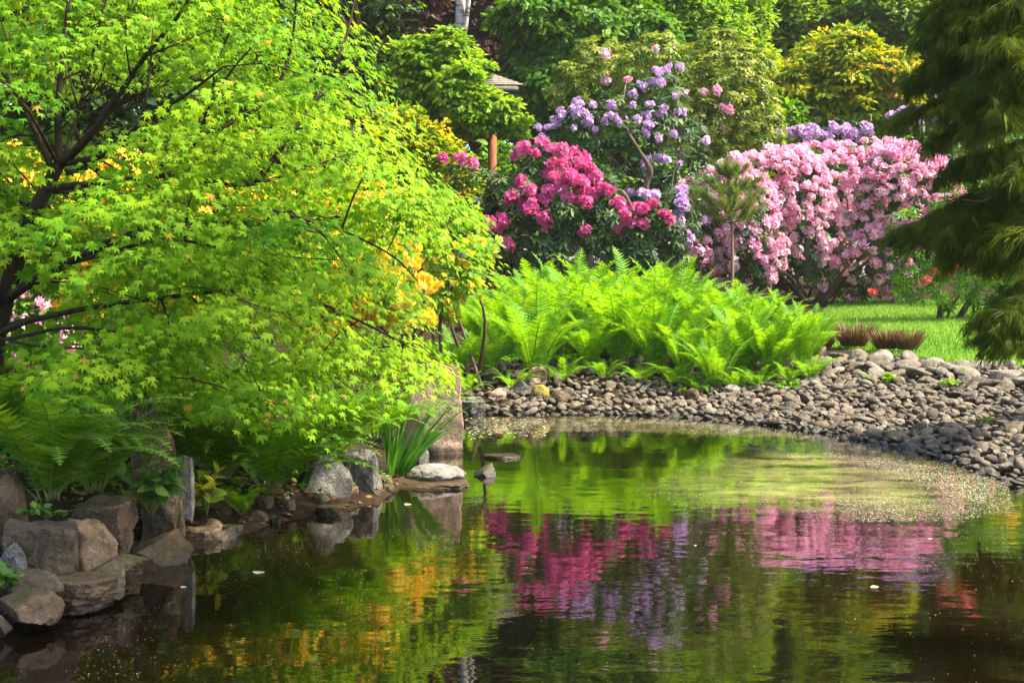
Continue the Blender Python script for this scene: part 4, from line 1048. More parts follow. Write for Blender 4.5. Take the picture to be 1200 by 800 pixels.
RK = [
 ('big rounded brown boulder at the edge of the garden below the dark fern', -30, 33, 548, 640, 6.9, 'rock_brown', 'round', 1),
 ('dark squarish mossy boulder, the largest in the lowest heap', 7, 92, 607, 678, 6.6, 'rock_dark', 'block', 2),
 ('tan cracked boulder between the dark square boulder and the ridged one', 68, 140, 605, 674, 6.95, 'rock_tan', 'boulder', 3),
 ('ridged brown boulder catching light on top under the fern', 82, 156, 580, 650, 7.3, 'rock_brown', 'block', 4),
 ('smooth sloping slab of rock dipping into the pond', 140, 226, 622, 664, 7.6, 'rock_brown', 'wedge', 5),
 ('low flat tan rock at the foot of the pale stone post', 196, 268, 616, 645, 8.25, 'rock_tan', 'slab', 6),
 ('small grey rock leaning on the dark square boulder', -4, 33, 636, 674, 6.4, 'rock_grey', 'boulder', 7),
 ('mossy rounded rock just above the water at the edge', -10, 76, 668, 714, 6.3, 'rock_dark', 'boulder', 8),
 ('brown wedge-shaped rock lowest at the waterline', -8, 71, 692, 728, 6.05, 'rock_brown', 'boulder', 9),
 ('long low brown rock lying along the waterline', 47, 140, 674, 706, 6.45, 'rock_brown', 'slab', 10),
 ('dark wedge rock beside the long low rock', 84, 148, 652, 690, 6.6, 'rock_dark', 'wedge', 11),
 ('small dark wet rock between the sloping slab and the tan boulder', 130, 174, 648, 672, 6.95, 'rock_dark', 'boulder', 12),
 ('little rock cut by the edge of the picture at the waterline', -8, 15, 718, 744, 5.95, 'rock_brown', 'boulder', 13),
 ('squat mossy block in front of the standing stone', 166, 210, 560, 622, 7.8, 'rock_dark', 'block', 15),
 ('small pale block behind the leafy plant', 153, 184, 550, 572, 7.95, 'rock_brown', 'block', 16),
 ('brown log-shaped rock among the ferns', 232, 278, 576, 616, 8.8, 'rock_brown', 'boulder', 17),
 ('reddish brown rock low at the waterline beside the trailing frond', 254, 292, 603, 632, 8.75, 'rock_tan', 'boulder', 18),
 ('upright grey rock beside the small flat one', 307, 336, 584, 616, 9.2, 'rock_grey', 'round', 19),
 ('small flat grey rock at the foot of the big granite boulder', 331, 365, 592, 612, 9.3, 'rock_grey', 'slab', 20),
 ('big grey granite boulder with a groove at the waterline', 340, 415, 532, 606, 9.6, 'rock_grey', 'boulder', 21),
 ('second grey boulder next to the iris clump', 400, 450, 526, 592, 9.95, 'rock_grey', 'block', 22),
 ('flat stone slab lying on the water below the iris', 444, 553, 561, 584, 10.5, 'rock_tan', 'slab', 23),
 ('smooth pale rounded stone resting on the flat slab', 474, 547, 543, 567, 10.65, 'rock_pale', 'round', 24),
 ('grey rock between the iris and the upright reddish slab', 474, 503, 512, 556, 11.4, 'rock_grey', 'boulder', 26),
 ('small dark pointed rock breaking the water surface', 553, 583, 543, 564, 10.95, 'rock_dark', 'wedge', 27),
 ('flat pale-rimmed rock barely breaking the water surface', 566, 612, 532, 545, 12.1, 'rock_brown', 'slab', 28)]
for r_ in RK: rock(*r_, rz=0.15 * ((r_[8] * 37) % 7 - 3) / 3)
rock('tall rough standing stone tapering up into the maple leaves', 150, 214, 458, 618, 8.05, 'rock_brown', 'boulder', 14, 0.8, -0.12, taper=.25, name='standing_stone')
rock('pale squared stone post beside the standing stone', 208, 227, 531, 598, 8.15, 'rock_pale', 'block', 29, 0.9, 0.0, name='stone_post')
rock('upright reddish stone slab standing in the pond edge', 462, 543, 424, 533, 12.4, 'rock_red', 'block', 25, 0.45, 0.0, .12, name='stone_slab')
rg = rng_(640)
for k in range(46):
    i = rg.uniform(0, 9.2); a = np.array(LEFT_PX[int(i)]) * (1 - i % 1) + np.array(LEFT_PX[int(i) + 1]) * (i % 1)
    px, py = a[0] + rg.uniform(-45, 6), a[1] - rg.uniform(-2, 30); g = on_ground(px, py); sz = rg.uniform(10, 26)
    rock('small dark rock wedged among the boulders along the maple bank', px - sz * .6, px + sz * .6, py - sz * .4, py + sz * .4, g[1], ['rock_brown', 'rock_dark', 'rock_brown', 'rock_tan'][k % 4], ['boulder', 'slab', 'round'][k % 3], 650 + k, group='small rocks along the maple bank', rz=rg.uniform(0, 3), name='rock')
# larger stones of the far bank
FB = [('flat grey stone at the waterline next to the upright slab', 541, 569, 469, 486, 'rock_grey', 'slab'), ('broad grey stone at the top of the bank near the maple tip', 565, 595, 432, 449, 'rock_grey', 'boulder'),
      ('dark round stone on top of the bank below the ferns', 592, 621, 433, 451, 'rock_dark', 'round'), ('reddish round stone on top of the bank below the ferns', 618, 642, 429, 448, 'rock_red', 'round'),
      ('stone covered in yellow moss in the middle of the bank', 621, 644, 450, 469, 'rock_moss', 'round'), ('dark rounded stone above the waterline near the mossy yellow one', 644, 667, 457, 474, 'rock_dark', 'round'),
      ('angular grey slate lying under the dark round stone', 600, 622, 446, 461, 'rock_grey', 'boulder'), ('small reddish slab beside the yellow moss stone', 614, 634, 442, 454, 'rock_red', 'slab'), ('pale angular stone low on the bank near the upright slab', 572, 594, 454, 468, 'rock_red', 'boulder'),
      ('large pale cobble resting in the middle of the bank', 847, 867, 450, 464, 'rock_pale', 'round'), ('big brown cobble above the waterline beside the pale one', 801, 820, 454, 470, 'rock_brown', 'round')]
for k, (lab, a, b_, c, d, mt, kd) in enumerate(FB):
    g = on_ground((a + b_) / 2, d - 2); rock(lab, a, b_, c, d, g[1], mt, kd, 700 + k, name='bank_stone')

# cobbles of the far bank
rg = rng_(71)
def cobble_v(seed):
    rg = rng_(seed); v = ICO3[0].copy(); e = rg.uniform(.8, .95)
    p = np.sign(v) * np.abs(v) ** e
    p = p * (1 + 0.16 * snoise(v, seed, 1.8, 2) * .6)[:, None]
    for k in range(5):
        n = nrm(rg.normal(size=3)); dd = rg.uniform(.6, .88); q = p @ n; p = p - np.where(q > dd, q - dd, 0)[:, None] * n * .9
    return p
CV = [cobble_v(500 + k) for k in range(10)]
CM = []
for k in range(10):
    m = MB(); m.add(CV[k], ICO3[1]); CM.append(m.mesh('cobble', M['cobble'], smooth=True))
m0 = POND[:11]
shore = spline([np.array([a, b_, 0]) for a, b_ in m0] + [np.array([4.25, 8.6, 0])], 200)
cand = []
for k in range(60000):
    s0 = shore[rg.integers(14, 200)]
    x, y = s0[0] + rg.uniform(-.6, 3.4), s0[1] + rg.uniform(-1.0, 3.6)
    cand.append((x, y))
cand = np.array(cand)
d_ = seg_dist(cand[:, 0], cand[:, 1], POND); ins = in_poly(cand[:, 0], cand[:, 1], POND)
kx = sstep(.6, 3.0, cand[:, 0]); bw = 1.75 + 1.35 * kx
ok = ((~ins & (d_ < bw + 0.12)) | (ins & (d_ < 0.10))) & (cand[:, 0] > -0.75) & (cand[:, 1] > 8.2)
cand, d_, bw, ins = cand[ok], d_[ok], bw[ok], ins[ok]
placed = []; grid = {}
for (x, y), d, b_, i_ in zip(cand, d_, bw, ins):
    u = d / b_
    big = (u > 0.68 and x > 1.6 and rg.random() < .75)
    r = rg.uniform(.08, .17) if big else 0.030 + 0.055 * rg.random() ** 2.6 + 0.006 * rg.random()
    if x > 3.3 and not big: r *= rg.uniform(.9, 1.15)
    cell = (int(x / .4), int(y / .4)); bad = False
    for a in (-1, 0, 1):
        for c in (-1, 0, 1):
            for (xx, yy, rr, _, _) in grid.get((cell[0] + a, cell[1] + c), ()):
                if math.hypot(x - xx, (y - yy)) < 0.78 * (r + rr): bad = True; break
            if bad: break
        if bad: break
    if bad: continue
    e = (x, y, r, big, -1.0 if i_ else u); grid.setdefault(cell, []).append(e); placed.append(e)
P_ = np.array([(p[0], p[1], p[2]) for p in placed]); Zc = np.maximum(terrain(P_[:, 0], P_[:, 1]), -0.02)
app = P_[:, 2] / P_[:, 1]
order = np.argsort(-app)
COLS = [('dark grey', (0.55, 0.52, 0.50, 1)), ('brown', (0.80, 0.71, 0.62, 1)), ('greyish brown', (1.0, 0.92, 0.85, 1)), ('pale grey', (1.3, 1.24, 1.18, 1)), ('reddish', (1.08, 0.88, 0.77, 1))]
far_v = [MB(), MB()]
inst_p = []
for rank, i in enumerate(order):
    x, y, r, big, u = placed[i]
    z = Zc[i]
    rx = r * rg.uniform(1.0, 1.35); ry = r * rg.uniform(.85, 1.05); rz = r * (rg.uniform(.38, .55) if big else rg.uniform(.36, .68))
    yaw = rg.uniform(0, 3.14); tx, ty = rg.normal() * .35, rg.normal() * .3
    ci = rg.choice(5, p=[.2, .3, .25, .13, .12]) if not big else rg.choice(5, p=[.15, .2, .25, .35, .05])
    Rm = Matrix.Rotation(ty + .2, 3, 'X') @ Matrix.Rotation(tx, 3, 'Y') @ Matrix.Rotation(yaw, 3, 'Z')
    zc = z + rz * .35 + rg.uniform(-.02, .05)
    if rank < 300:
        o = bpy.data.objects.new('cobble' if not big else 'bank_stone', CM[int(rg.integers(10))]); COL.objects.link(o)
        o.location = (x, y, zc); o.rotation_euler = Rm.to_euler(); o.scale = (rx, ry, rz); o.color = COLS[ci][1]
        where = 'at the waterline' if u < .12 else ('low in the bank' if u < .4 else ('midway up the bank' if u < .68 else 'on top of the bank'))
        near = 'below the ferns' if x < 2.4 else ('below the lawn' if x < 4.1 else 'below the dark cypress')
        shape = 'flat' if big else 'rounded'
        tag(o, f'{COLS[ci][0]} {shape} stone {where} {near}', 'stone', f'{COLS[ci][0]} {shape} stones {where} {near}')
    else:
        V = (CV[int(rg.integers(10))] * [rx, ry, rz]) @ np.array(Rm).T + [x, y, zc]
        far_v[0].add(V, ICO3[1], [.0, .25, .5, .75, 1.0][ci])
if far_v[0].n:
    o = far_v[0].build('cobble_bank', M['cobble_far'], smooth=True); tag(o, 'mass of small rounded cobbles heaped along the far shore', 'cobbles', kind='stuff')
print('cobbles', len(placed))

# ================================================================== lawn grass, tufts, weeds, iris
rg = rng_(72)
lp = np.array(LAWN); n = 90000
pp = np.stack([rg.uniform(3.0, 12, n), rg.uniform(14.5, 32, n)], 1)
pp = pp[in_poly(pp[:, 0], pp[:, 1], LAWN)]
zz = terrain(pp[:, 0], pp[:, 1]); n = len(pp)
mb = MB()
TG = (np.array([(-.09, 0, 0), (.09, 0, 0), (.05, .6, .06), (0, 1, .25)]), [(0, 1, 2), (0, 2, 3)])
mb.inst(TG[0], TG[1], np.column_stack([pp, zz]), np.stack([rg.normal(size=n) * .3, rg.normal(size=n) * .3, np.ones(n)], 1), rdirs(rg, n), rg.uniform(.03, .075, n), np.clip(rg.random(n) * .9 + .25 * snoise(np.column_stack([pp, zz]), 4, 1.0, 2), 0, 1))
o = mb.build('grass', M['grass'], loc=None); tag(o, 'short sunlit green lawn grass', 'grass', kind='stuff')
# daisies of the lawn are left as single pale blades among the grass

def tuft(name, label, base, n, h, mat, seed, spread=.5, w=.006, rad=.1, cat='plant', group=None, lean=(0, 0), part='blade', curve=.25):
    rg = rng_(seed); b = np.asarray(base, float); m = MB()
    for k in range(n):
        a = rg.uniform(0, 6.28); r = rad * math.sqrt(rg.random()); L = h * rg.uniform(.35, 1.08)
        d = nrm(np.array([math.cos(a) * spread * rg.uniform(.2, 1) + lean[0], math.sin(a) * spread * rg.uniform(.2, 1) + lean[1], 1.0]))
        s0 = b + np.array([math.cos(a) * r, math.sin(a) * r, 0]); side = nrm(np.cross(d, rg.normal(size=3))) * w * rg.uniform(.7, 1.3)
        out = np.array([d[0], d[1], 0]); V = []
        for i in range(5):
            f = i / 4; c = s0 + d * L * f + out * curve * L * f * f - np.array([0, 0, curve * .5 * L * f ** 3]); ww = side * (1 - f ** 2) + side * .08
            V += [c - ww, c + ww]
        m.add(np.array(V), [(2 * i, 2 * i + 1, 2 * i + 3, 2 * i + 2) for i in range(4)], rg.random())
    o = m.build(name, M[mat], loc=tuple(float(q) for q in b)); return tag(o, label, cat, group)
g = P(466, 564, 10.75); tuft('iris', 'upright clump of sword-shaped iris leaves beside the flat slab', (g[0], g[1], .04), 62, .78, 'iris', 73, .42, .011, .09, lean=(.26, -.05), curve=.38)
for k, (px, py, wpx, hpx, lab) in enumerate([(1000, 408, 22, 28, 'round brown heather tuft at the corner of the lawn'), (1038, 411, 18, 22, 'brown heather tuft, middle one of the three on the bank'), (1063, 412, 18, 22, 'brown heather tuft farthest along the bank from the ferns'), (966, 410, 12, 14, 'tiny brown heather tuft under the last fern')]):
    g = on_ground(px, py); s_ = g[1] / F
    tuft('heather', lab, g + [0, 0, .03], 800, hpx * s_ * 1.3, 'heather', 740 + k, .75, .004, wpx * s_ * .62, 'plant', None, curve=.14)
def herb(name, label, base, n, size, mat, seed, h=.2, rad=.12, cat='plant', ww=.3, group=None):
    rg = rng_(seed); b = np.asarray(base, float); t = thing(name, label, cat, b, group); m = MB(); st = MB()
    lv = t_ovate(ww, .05, .2)
    for k in range(max(3, n // 7)):
        a = rg.uniform(0, 6.28); e = b + np.array([math.cos(a) * rad * rg.random(), math.sin(a) * rad * rg.random(), h * rg.uniform(.5, 1)])
        q = spline([b, (b + e) / 2 + [0, 0, h * .15], e], 6); st.tube(q, np.linspace(.006, .003, 6) * max(.5, size / .1), 4)
        c = q[rg.integers(2, 6, 7)]; d = rdirs(rg, 7); d[:, 2] = d[:, 2] * .4 + .1
        m.inst(lv[0], lv[1], c, d, np.array([0, -.2, 1.0]) + rg.normal(size=(7, 3)) * .35, size * rg.uniform(.7, 1.2, 7), rg.random(7))
    st.build('stem', M['stem'], t); m.build('foliage', M[mat], t); return t
for k, a in enumerate([('leafy_plant', 'pale-leaved plant growing in front of the squat mossy block', P(178, 606, 7.45), 150, .085, 'herb', .28, .22),
          ('leafy_plant', 'yellowing leafy plant between the flat tan rock and the ferns', P(242, 604, 8.4), 60, .10, 'herbyellow', .26, .13),
          ('leafy_plant', 'small scalloped plant at the edge above the lowest rocks', P(4, 690, 6.15), 60, .06, 'herb', .1, .09),
          ('leafy_plant', 'yellow-tipped sprig rising beside the standing stone', P(165, 570, 7.6), 28, .06, 'herbyellow', .28, .1),
          ('leafy_plant', 'low green sprig on the boulder under the dark fern', P(55, 608, 6.75), 50, .05, 'herb', .08, .14),
          ('leafy_plant', 'small green sprig behind the brown log-shaped rock', P(265, 590, 8.95), 40, .06, 'herb', .1, .1)]):
    herb(a[0], a[1], a[2], a[3], a[4], a[5], 760 + k, a[6], a[7])
for k, (px, py, s_, lab) in enumerate([(1040, 452, .12, 'bright green weed in the middle of the cobbles below the lawn'), (1020, 449, .07, 'tiny weed beside the bright green one in the cobbles'), (1113, 456, .09, 'grassy weed among the cobbles near the cypress'), (722, 434, .1, 'lettuce-green weed at the foot of the fern bed'), (650, 428, .12, 'low green weed beside the reddish stone'), (772, 434, .1, 'low green weed under the arching ferns'), (682, 429, .12, 'low green weed in the middle of the fern bed edge'), (800, 464, .07, 'tiny green weed above the waterline'), (1158, 500, .07, 'dark weed among the cobbles below the cypress'), (1000, 466, .05, 'single sprig between the cobbles below the heather')]):
    g = on_ground(px, py); herb('weed', lab, g + [0, 0, .02], 50, s_ * .8, 'lime', 780 + k, s_ * 1.0, s_ * 1.3, ww=.2)

rg = rng_(790)
def cover(name, label, cat, n, region, mat, size, lift, tmpl, flat=.5):
    pts = []
    while len(pts) < n:
        x, y = rg.uniform(*region[0]), rg.uniform(*region[1])
        pts.append((x, y))
    pts = np.array(pts); d = seg_dist(pts[:, 0], pts[:, 1], POND); k = ~in_poly(pts[:, 0], pts[:, 1], POND) & (d > region[2][0]) & (d < region[2][1])
    k &= snoise(np.column_stack([pts, 0 * d]), 6, 2.0, 2) > region[3]
    pts = pts[k]; n = len(pts); z = terrain(pts[:, 0], pts[:, 1]) + rg.random(n) * lift + .006
    m = MB(); m.inst(tmpl[0], tmpl[1], np.column_stack([pts, z]), np.stack([rg.normal(size=n), rg.normal(size=n), rg.normal(size=n) * .3 + .1], 1), np.stack([rg.normal(size=n) * flat, rg.normal(size=n) * flat - .2, np.ones(n)], 1), size * rg.uniform(.6, 1.3, n), rg.random(n))
    tag(m.build(name, M[mat]), label, cat, kind='stuff')
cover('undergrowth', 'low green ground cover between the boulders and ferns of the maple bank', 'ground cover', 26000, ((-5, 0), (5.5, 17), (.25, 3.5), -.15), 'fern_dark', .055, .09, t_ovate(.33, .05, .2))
cover('leaf_litter', 'brown dead leaves lying on the soil of the maple bank', 'leaf litter', 9000, ((-5, 0), (5.5, 17), (.05, 3.0), -.3), 'heather', .05, .004, t_ovate(.3, .06, .1), .25)
cover('undergrowth', 'low green ground cover at the foot of the fern bed', 'ground cover', 16000, ((-.8, 3.4), (16.5, 20), (1.45, 4), -.1), 'fern', .05, .07, t_ovate(.33, .05, .2))
cover('leaf_litter', 'dry leaf scraps caught between the cobbles of the far bank', 'leaf litter', 2600, ((-.6, 6), (9, 19), (.15, 2.8), -.1), 'heather', .03, .10, t_ovate(.3, .06, .1), .4)

# ================================================================== weeping cypress
rg = rng_(81); D = 13.2
b = G(bx(1262, D), D); t = thing('weeping_cypress', 'dark cypress with weeping thread-like boughs overhanging the lawn', 'tree', b)
m = MB(); tr = spline([b - [0, 0, .2], P(1255, 200, D), P(1262, -60, D), P(1260, -330, D)], 24); m.tube(tr, np.linspace(.17, .06, 24), 10)
m2 = MB(); TH = [t_thread(s) for s in range(4)]
# bough: its tip, how far it weeps, number of side sprays
BO = [((1112, 205, 13.0), .22, 70), ((1160, 192, 12.7), .25, 80), ((1192, 205, 12.4), .28, 80), ((1075, 95, 13.2), .26, 70), ((1100, 70, 13.0), .28, 70), ((1062, 138, 13.3), .22, 60), ((1115, 130, 12.8), .28, 80), ((1095, 165, 13.1), .2, 60), ((1148, 95, 12.6), .3, 80), ((1150, 150, 12.6), .28, 90), ((1180, 130, 12.4), .3, 90),
      ((1100, 15, 13.2), .32, 80), ((1135, 25, 12.9), .36, 90), ((1170, 50, 12.5), .36, 90), ((1150, -30, 12.9), .4, 90), ((1110, -60, 13.2), .4, 80), ((1200, 0, 12.6), .45, 100), ((1200, 85, 12.4), .36, 100), ((1085, 45, 13.1), .28, 60),
      ((1058, 272, 13.3), .3, 60), ((1082, 268, 13.1), .38, 80), ((1112, 268, 12.8), .44, 100), ((1142, 272, 12.7), .46, 110), ((1175, 278, 12.5), .46, 110), ((1205, 275, 12.3), .5, 110), ((1130, 300, 12.9), .28, 70), ((1170, 305, 12.6), .22, 70),
      ((1162, 375, 12.2), .24, 80), ((1185, 368, 12.0), .36, 120), ((1210, 364, 12.2), .45, 120), ((1158, 402, 12.1), .16, 60), ((1190, 400, 11.9), .22, 100), ((1235, 180, 12.6), .5, 100)]
for (tp, hang, ns) in BO:
    e = P(*tp); i = int(np.argmin(np.abs(tr[:, 2] - (e[2] + .2)))); s0 = tr[i]
    q = spline([s0, s0 + (e - s0) * .5 + [0, 0, .2], e], 14); m.tube(q, np.linspace(.026, .005, 14), 5)
    bd = nrm((e - s0) * np.array([1, 1, 0])); sd_ = np.array([-bd[1], bd[0], 0]); shade = rg.uniform(0, .35)
    for k in range(ns):                       # flat side branchlets, each hung with threads
        u = rg.beta(2.4, 1.0) * 12.9; ix = int(u); p0 = q[ix] + (q[ix + 1] - q[ix]) * (u - ix)
        a = rg.normal() * .9; dr = math.cos(a) * bd + math.sin(a) * sd_; Ls = rg.uniform(.12, .30)
        nn_ = 8; f = np.linspace(.1, 1, nn_)[:, None]
        pts = p0 + dr * Ls * f + np.array([0, 0, -1.0]) * (hang * .55 * rg.random() * f ** 2 + .03 * rg.normal())
        tip = dr * (.75 - .25 * f) + np.array([0, 0, -1.0]) * (.35 + 1.0 * f) + rg.normal(size=(nn_, 3)) * .3
        j = int(rg.integers(4)); m2.inst(TH[j][0], TH[j][1], pts, tip, rdirs(rg, nn_), rg.uniform(.10, .19, nn_) * (.7 + hang * .9), np.clip(shade + rg.random(nn_) * .6, 0, 1))
q = spline([P(1215, 208, 12.6), P(1190, 212, 12.5), P(1165, 228, 12.4), P(1150, 236, 12.3), P(1125, 234, 12.3)], 16); m.tube(q, np.linspace(.018, .006, 16), 6)
m.build('trunk', M['bark'], t, smooth=True); m2.build('crown', M['conifer'], t)

# ================================================================== the great maple
rg = rng_(91)
TD = 8.8
base = G(bx(-18, TD), TD)
t = thing('maple_tree', 'large Japanese maple with star-shaped yellow-green leaves overhanging the pond', 'tree', base)
br = MB(); NODES = []
def limb(pts, r0, r1, n=22, sides=8):
    q = spline([P(*p) if isinstance(p, tuple) else p for p in pts], n); br.tube(q, np.linspace(r0, r1, n) * .72, sides); NODES.extend([(c, r0 + (r1 - r0) * i / n) for i, c in enumerate(q)]); return q
b0 = base - np.array([0, 0, .25])
limb([b0, (-8, 420, 8.8), (6, 350, 8.75), (28, 280, 8.7), (52, 225, 8.7), (70, 192, 8.7)], .10, .05)
for pts, r0, r1 in [
    ([(70, 194, 8.7), (68, 130, 8.75), (74, 60, 8.8), (84, -30, 8.9), (90, -140, 9)], .036, .012),
    ([(70, 194, 8.7), (105, 160, 8.5), (140, 110, 8.4), (175, 60, 8.3), (215, 10, 8.2), (250, -60, 8.2)], .036, .010),
    ([(72, 192, 8.7), (120, 140, 8.9), (170, 95, 9.0), (200, 40, 9.1), (230, -20, 9.2)], .026, .008),
    ([(62, 200, 8.7), (30, 130, 8.7), (-10, 60, 8.8), (-40, -20, 8.9)], .03, .01),
    ([(68, 194, 8.7), (45, 150, 8.5), (10, 100, 8.4), (-30, 90, 8.3)], .02, .007),
    ([(74, 192, 8.7), (125, 180, 8.4), (165, 145, 8.2), (220, 110, 8.0), (262, 78, 7.9)], .03, .008),
    ([(72, 194, 8.7), (95, 120, 8.9), (110, 60, 9.0), (125, -20, 9.2)], .022, .008),
    ([(165, 145, 8.2), (175, 90, 8.2), (180, 20, 8.3)], .014, .005),
    ([(205, 205, 8.6), (228, 165, 8.5), (246, 125, 8.4), (256, 70, 8.4), (268, 40, 8.4)], .026, .009),
    ([(246, 125, 8.4), (270, 85, 8.3), (300, 50, 8.2)], .013, .005),
    ([(52, 222, 8.7), (110, 215, 8.5), (205, 205, 8.6), (255, 215, 8.4), (300, 215, 8.6), (380, 190, 8.9), (440, 170, 9.1)], .034, .006),
    ([(6, 352, 8.75), (30, 335, 8.5), (80, 308, 8.2), (150, 276, 8.0), (240, 262, 8.3), (330, 262, 8.6), (430, 250, 8.9), (520, 240, 9.2)], .05, .005),
    ([(80, 308, 8.2), (130, 296, 8.0), (190, 280, 8.0), (260, 290, 8.1), (330, 300, 8.2), (400, 305, 8.4)], .02, .004),
    ([(4, 360, 8.75), (-20, 330, 8.6), (-60, 250, 8.6)], .05, .02),
    ([(-10, 395, 8.8), (20, 381, 8.5), (50, 372, 8.3), (120, 358, 8.2), (200, 348, 8.3), (280, 340, 8.4), (360, 350, 8.5), (430, 380, 8.7), (490, 412, 9.0), (530, 430, 9.2)], .03, .005),
    ([(-10, 400, 8.8), (25, 394, 8.4), (80, 384, 8.1), (150, 390, 8.0), (215, 392, 8.0), (270, 402, 8.1)], .02, .004),
    ([(0, 396, 8.6), (40, 405, 8.3), (90, 408, 8.0), (130, 410, 7.9)], .013, .005),
    ([(-30, 470, 8.5), (10, 462, 8.1), (60, 452, 7.8), (98, 446, 7.7), (130, 452, 7.5)], .026, .007),
    ([(60, 330, 8.3), (110, 335, 8.0), (160, 350, 7.8)], .01, .004),
    ([(330, 250, 7.9), (400, 270, 8.2), (460, 300, 8.5), (490, 330, 8.8)], .016, .005),
    ([(300, 215, 8.2), (360, 130, 8.4), (400, 60, 8.6), (420, -20, 8.8)], .024, .007),
    ([(228, 165, 8.5), (310, 120, 8.7), (340, 60, 8.9), (350, -40, 9.1)], .022, .007),
    ([(205, 205, 8.6), (300, 170, 9.4), (380, 110, 9.8), (430, 60, 10.2)], .022, .007),
    ([(52, 222, 8.7), (150, 230, 9.6), (300, 240, 10.4), (450, 220, 10.8), (540, 225, 11.0)], .03, .008),
    ([(28, 280, 8.7), (80, 290, 9.4), (200, 310, 10.0), (330, 330, 10.4), (430, 390, 10.6), (500, 430, 10.6)], .03, .008)]:
    limb(pts, r0, r1)
NP = np.array([q[0] for q in NODES]); NR = np.array([q[1] for q in NODES])
for k in range(46):      # bare twigs in the open heart of the crown
    a = (rg.uniform(40, 220), rg.uniform(50, 190)); s0 = P(a[0], a[1], rg.uniform(8.5, 9.2)); j = np.argmin(np.linalg.norm(NP - s0, axis=1)); s0 = NP[j]
    e = s0 + np.array([rg.normal() * .25 + .15, rg.normal() * .2, abs(rg.normal()) * .3 + .1])
    q = spline([s0, (s0 + e) / 2 + rg.normal(size=3) * .05, e], 6); br.tube(q, np.linspace(.007, .002, 6), 4)

SIL0 = [(-90, -160), (380, -160), (402, -20), (415, 40), (435, 95), (452, 140), (490, 175), (545, 205), (560, 235), (520, 262), (465, 290), (452, 335), (468, 380), (505, 415), (480, 428), (420, 415), (400, 440), (350, 450), (310, 462), (260, 465), (220, 440), (165, 420), (110, 405), (60, 395), (-20, 410), (-90, 410)]
SIL = [(a, b_ - ((4 if 150 < a < 345 else 20) if b_ > 390 and a > 30 else 0)) for a, b_ in SIL0]
SIL = [(a - (22 if 400 < a else 0) - (14 if a > 470 else 0), b_) for a, b_ in SIL]
VOID = [(5, 75), (70, 48), (155, 50), (228, 72), (225, 120), (180, 155), (150, 185), (85, 200), (15, 180)]
VOID2 = [(-60, 285), (70, 255), (150, 262), (130, 330), (90, 430), (-60, 430)]
def depth0(px, py): return 7.45 + 1.5 * ((px - 250) / 330) ** 2 + 0.9 * ((py - 330) / 330) ** 2 * (py < 330) + 0.5 * ((py - 330) / 170) ** 2 * (py > 330)
pads = []
one = lambda px, py, poly: bool(in_poly(np.array([px]), np.array([py]), poly)[0])
for layer, (dd, sp, prob) in enumerate([(0.0, 76, .94), (0.75, 72, .94), (1.6, 66, .95), (2.6, 62, .95)]):
    pts = []
    for tries in range(7000):
        px, py = rg.uniform(-90, 595), rg.uniform(-160, 500)
        if not one(px, py, SIL): continue
        if any((px - a) ** 2 + (1.4 * (py - c)) ** 2 < sp * sp for a, c in pts): continue
        pts.append((px, py))
    for px, py in pts:
        if one(px, py, VOID) and (layer < 3 or rg.random() < .6): continue
        if one(px, py, VOID2) and rg.random() < (.75 if layer < 2 else .5): continue
        if rg.random() > prob: continue
        pads.append((px, py, depth0(px, py) + dd + rg.normal() * .26, layer, 1.0))
pads += [(92, 440, 7.1, 0, .62), (112, 418, 7.2, 0, .7), (80, 462, 7.0, 0, .4), (300, 455, 7.3, 0, .7), (500, 428, 9.0, 0, .6), (520, 240, 8.9, 0, .7), (490, 222, 8.8, 0, .8), (470, 412, 9.0, 0, .7)]
lm = MB()
AX = np.array([base[0], base[1]])
pos_all, tip_all, nor_all, sc_all, rn_all = [], [], [], [], []
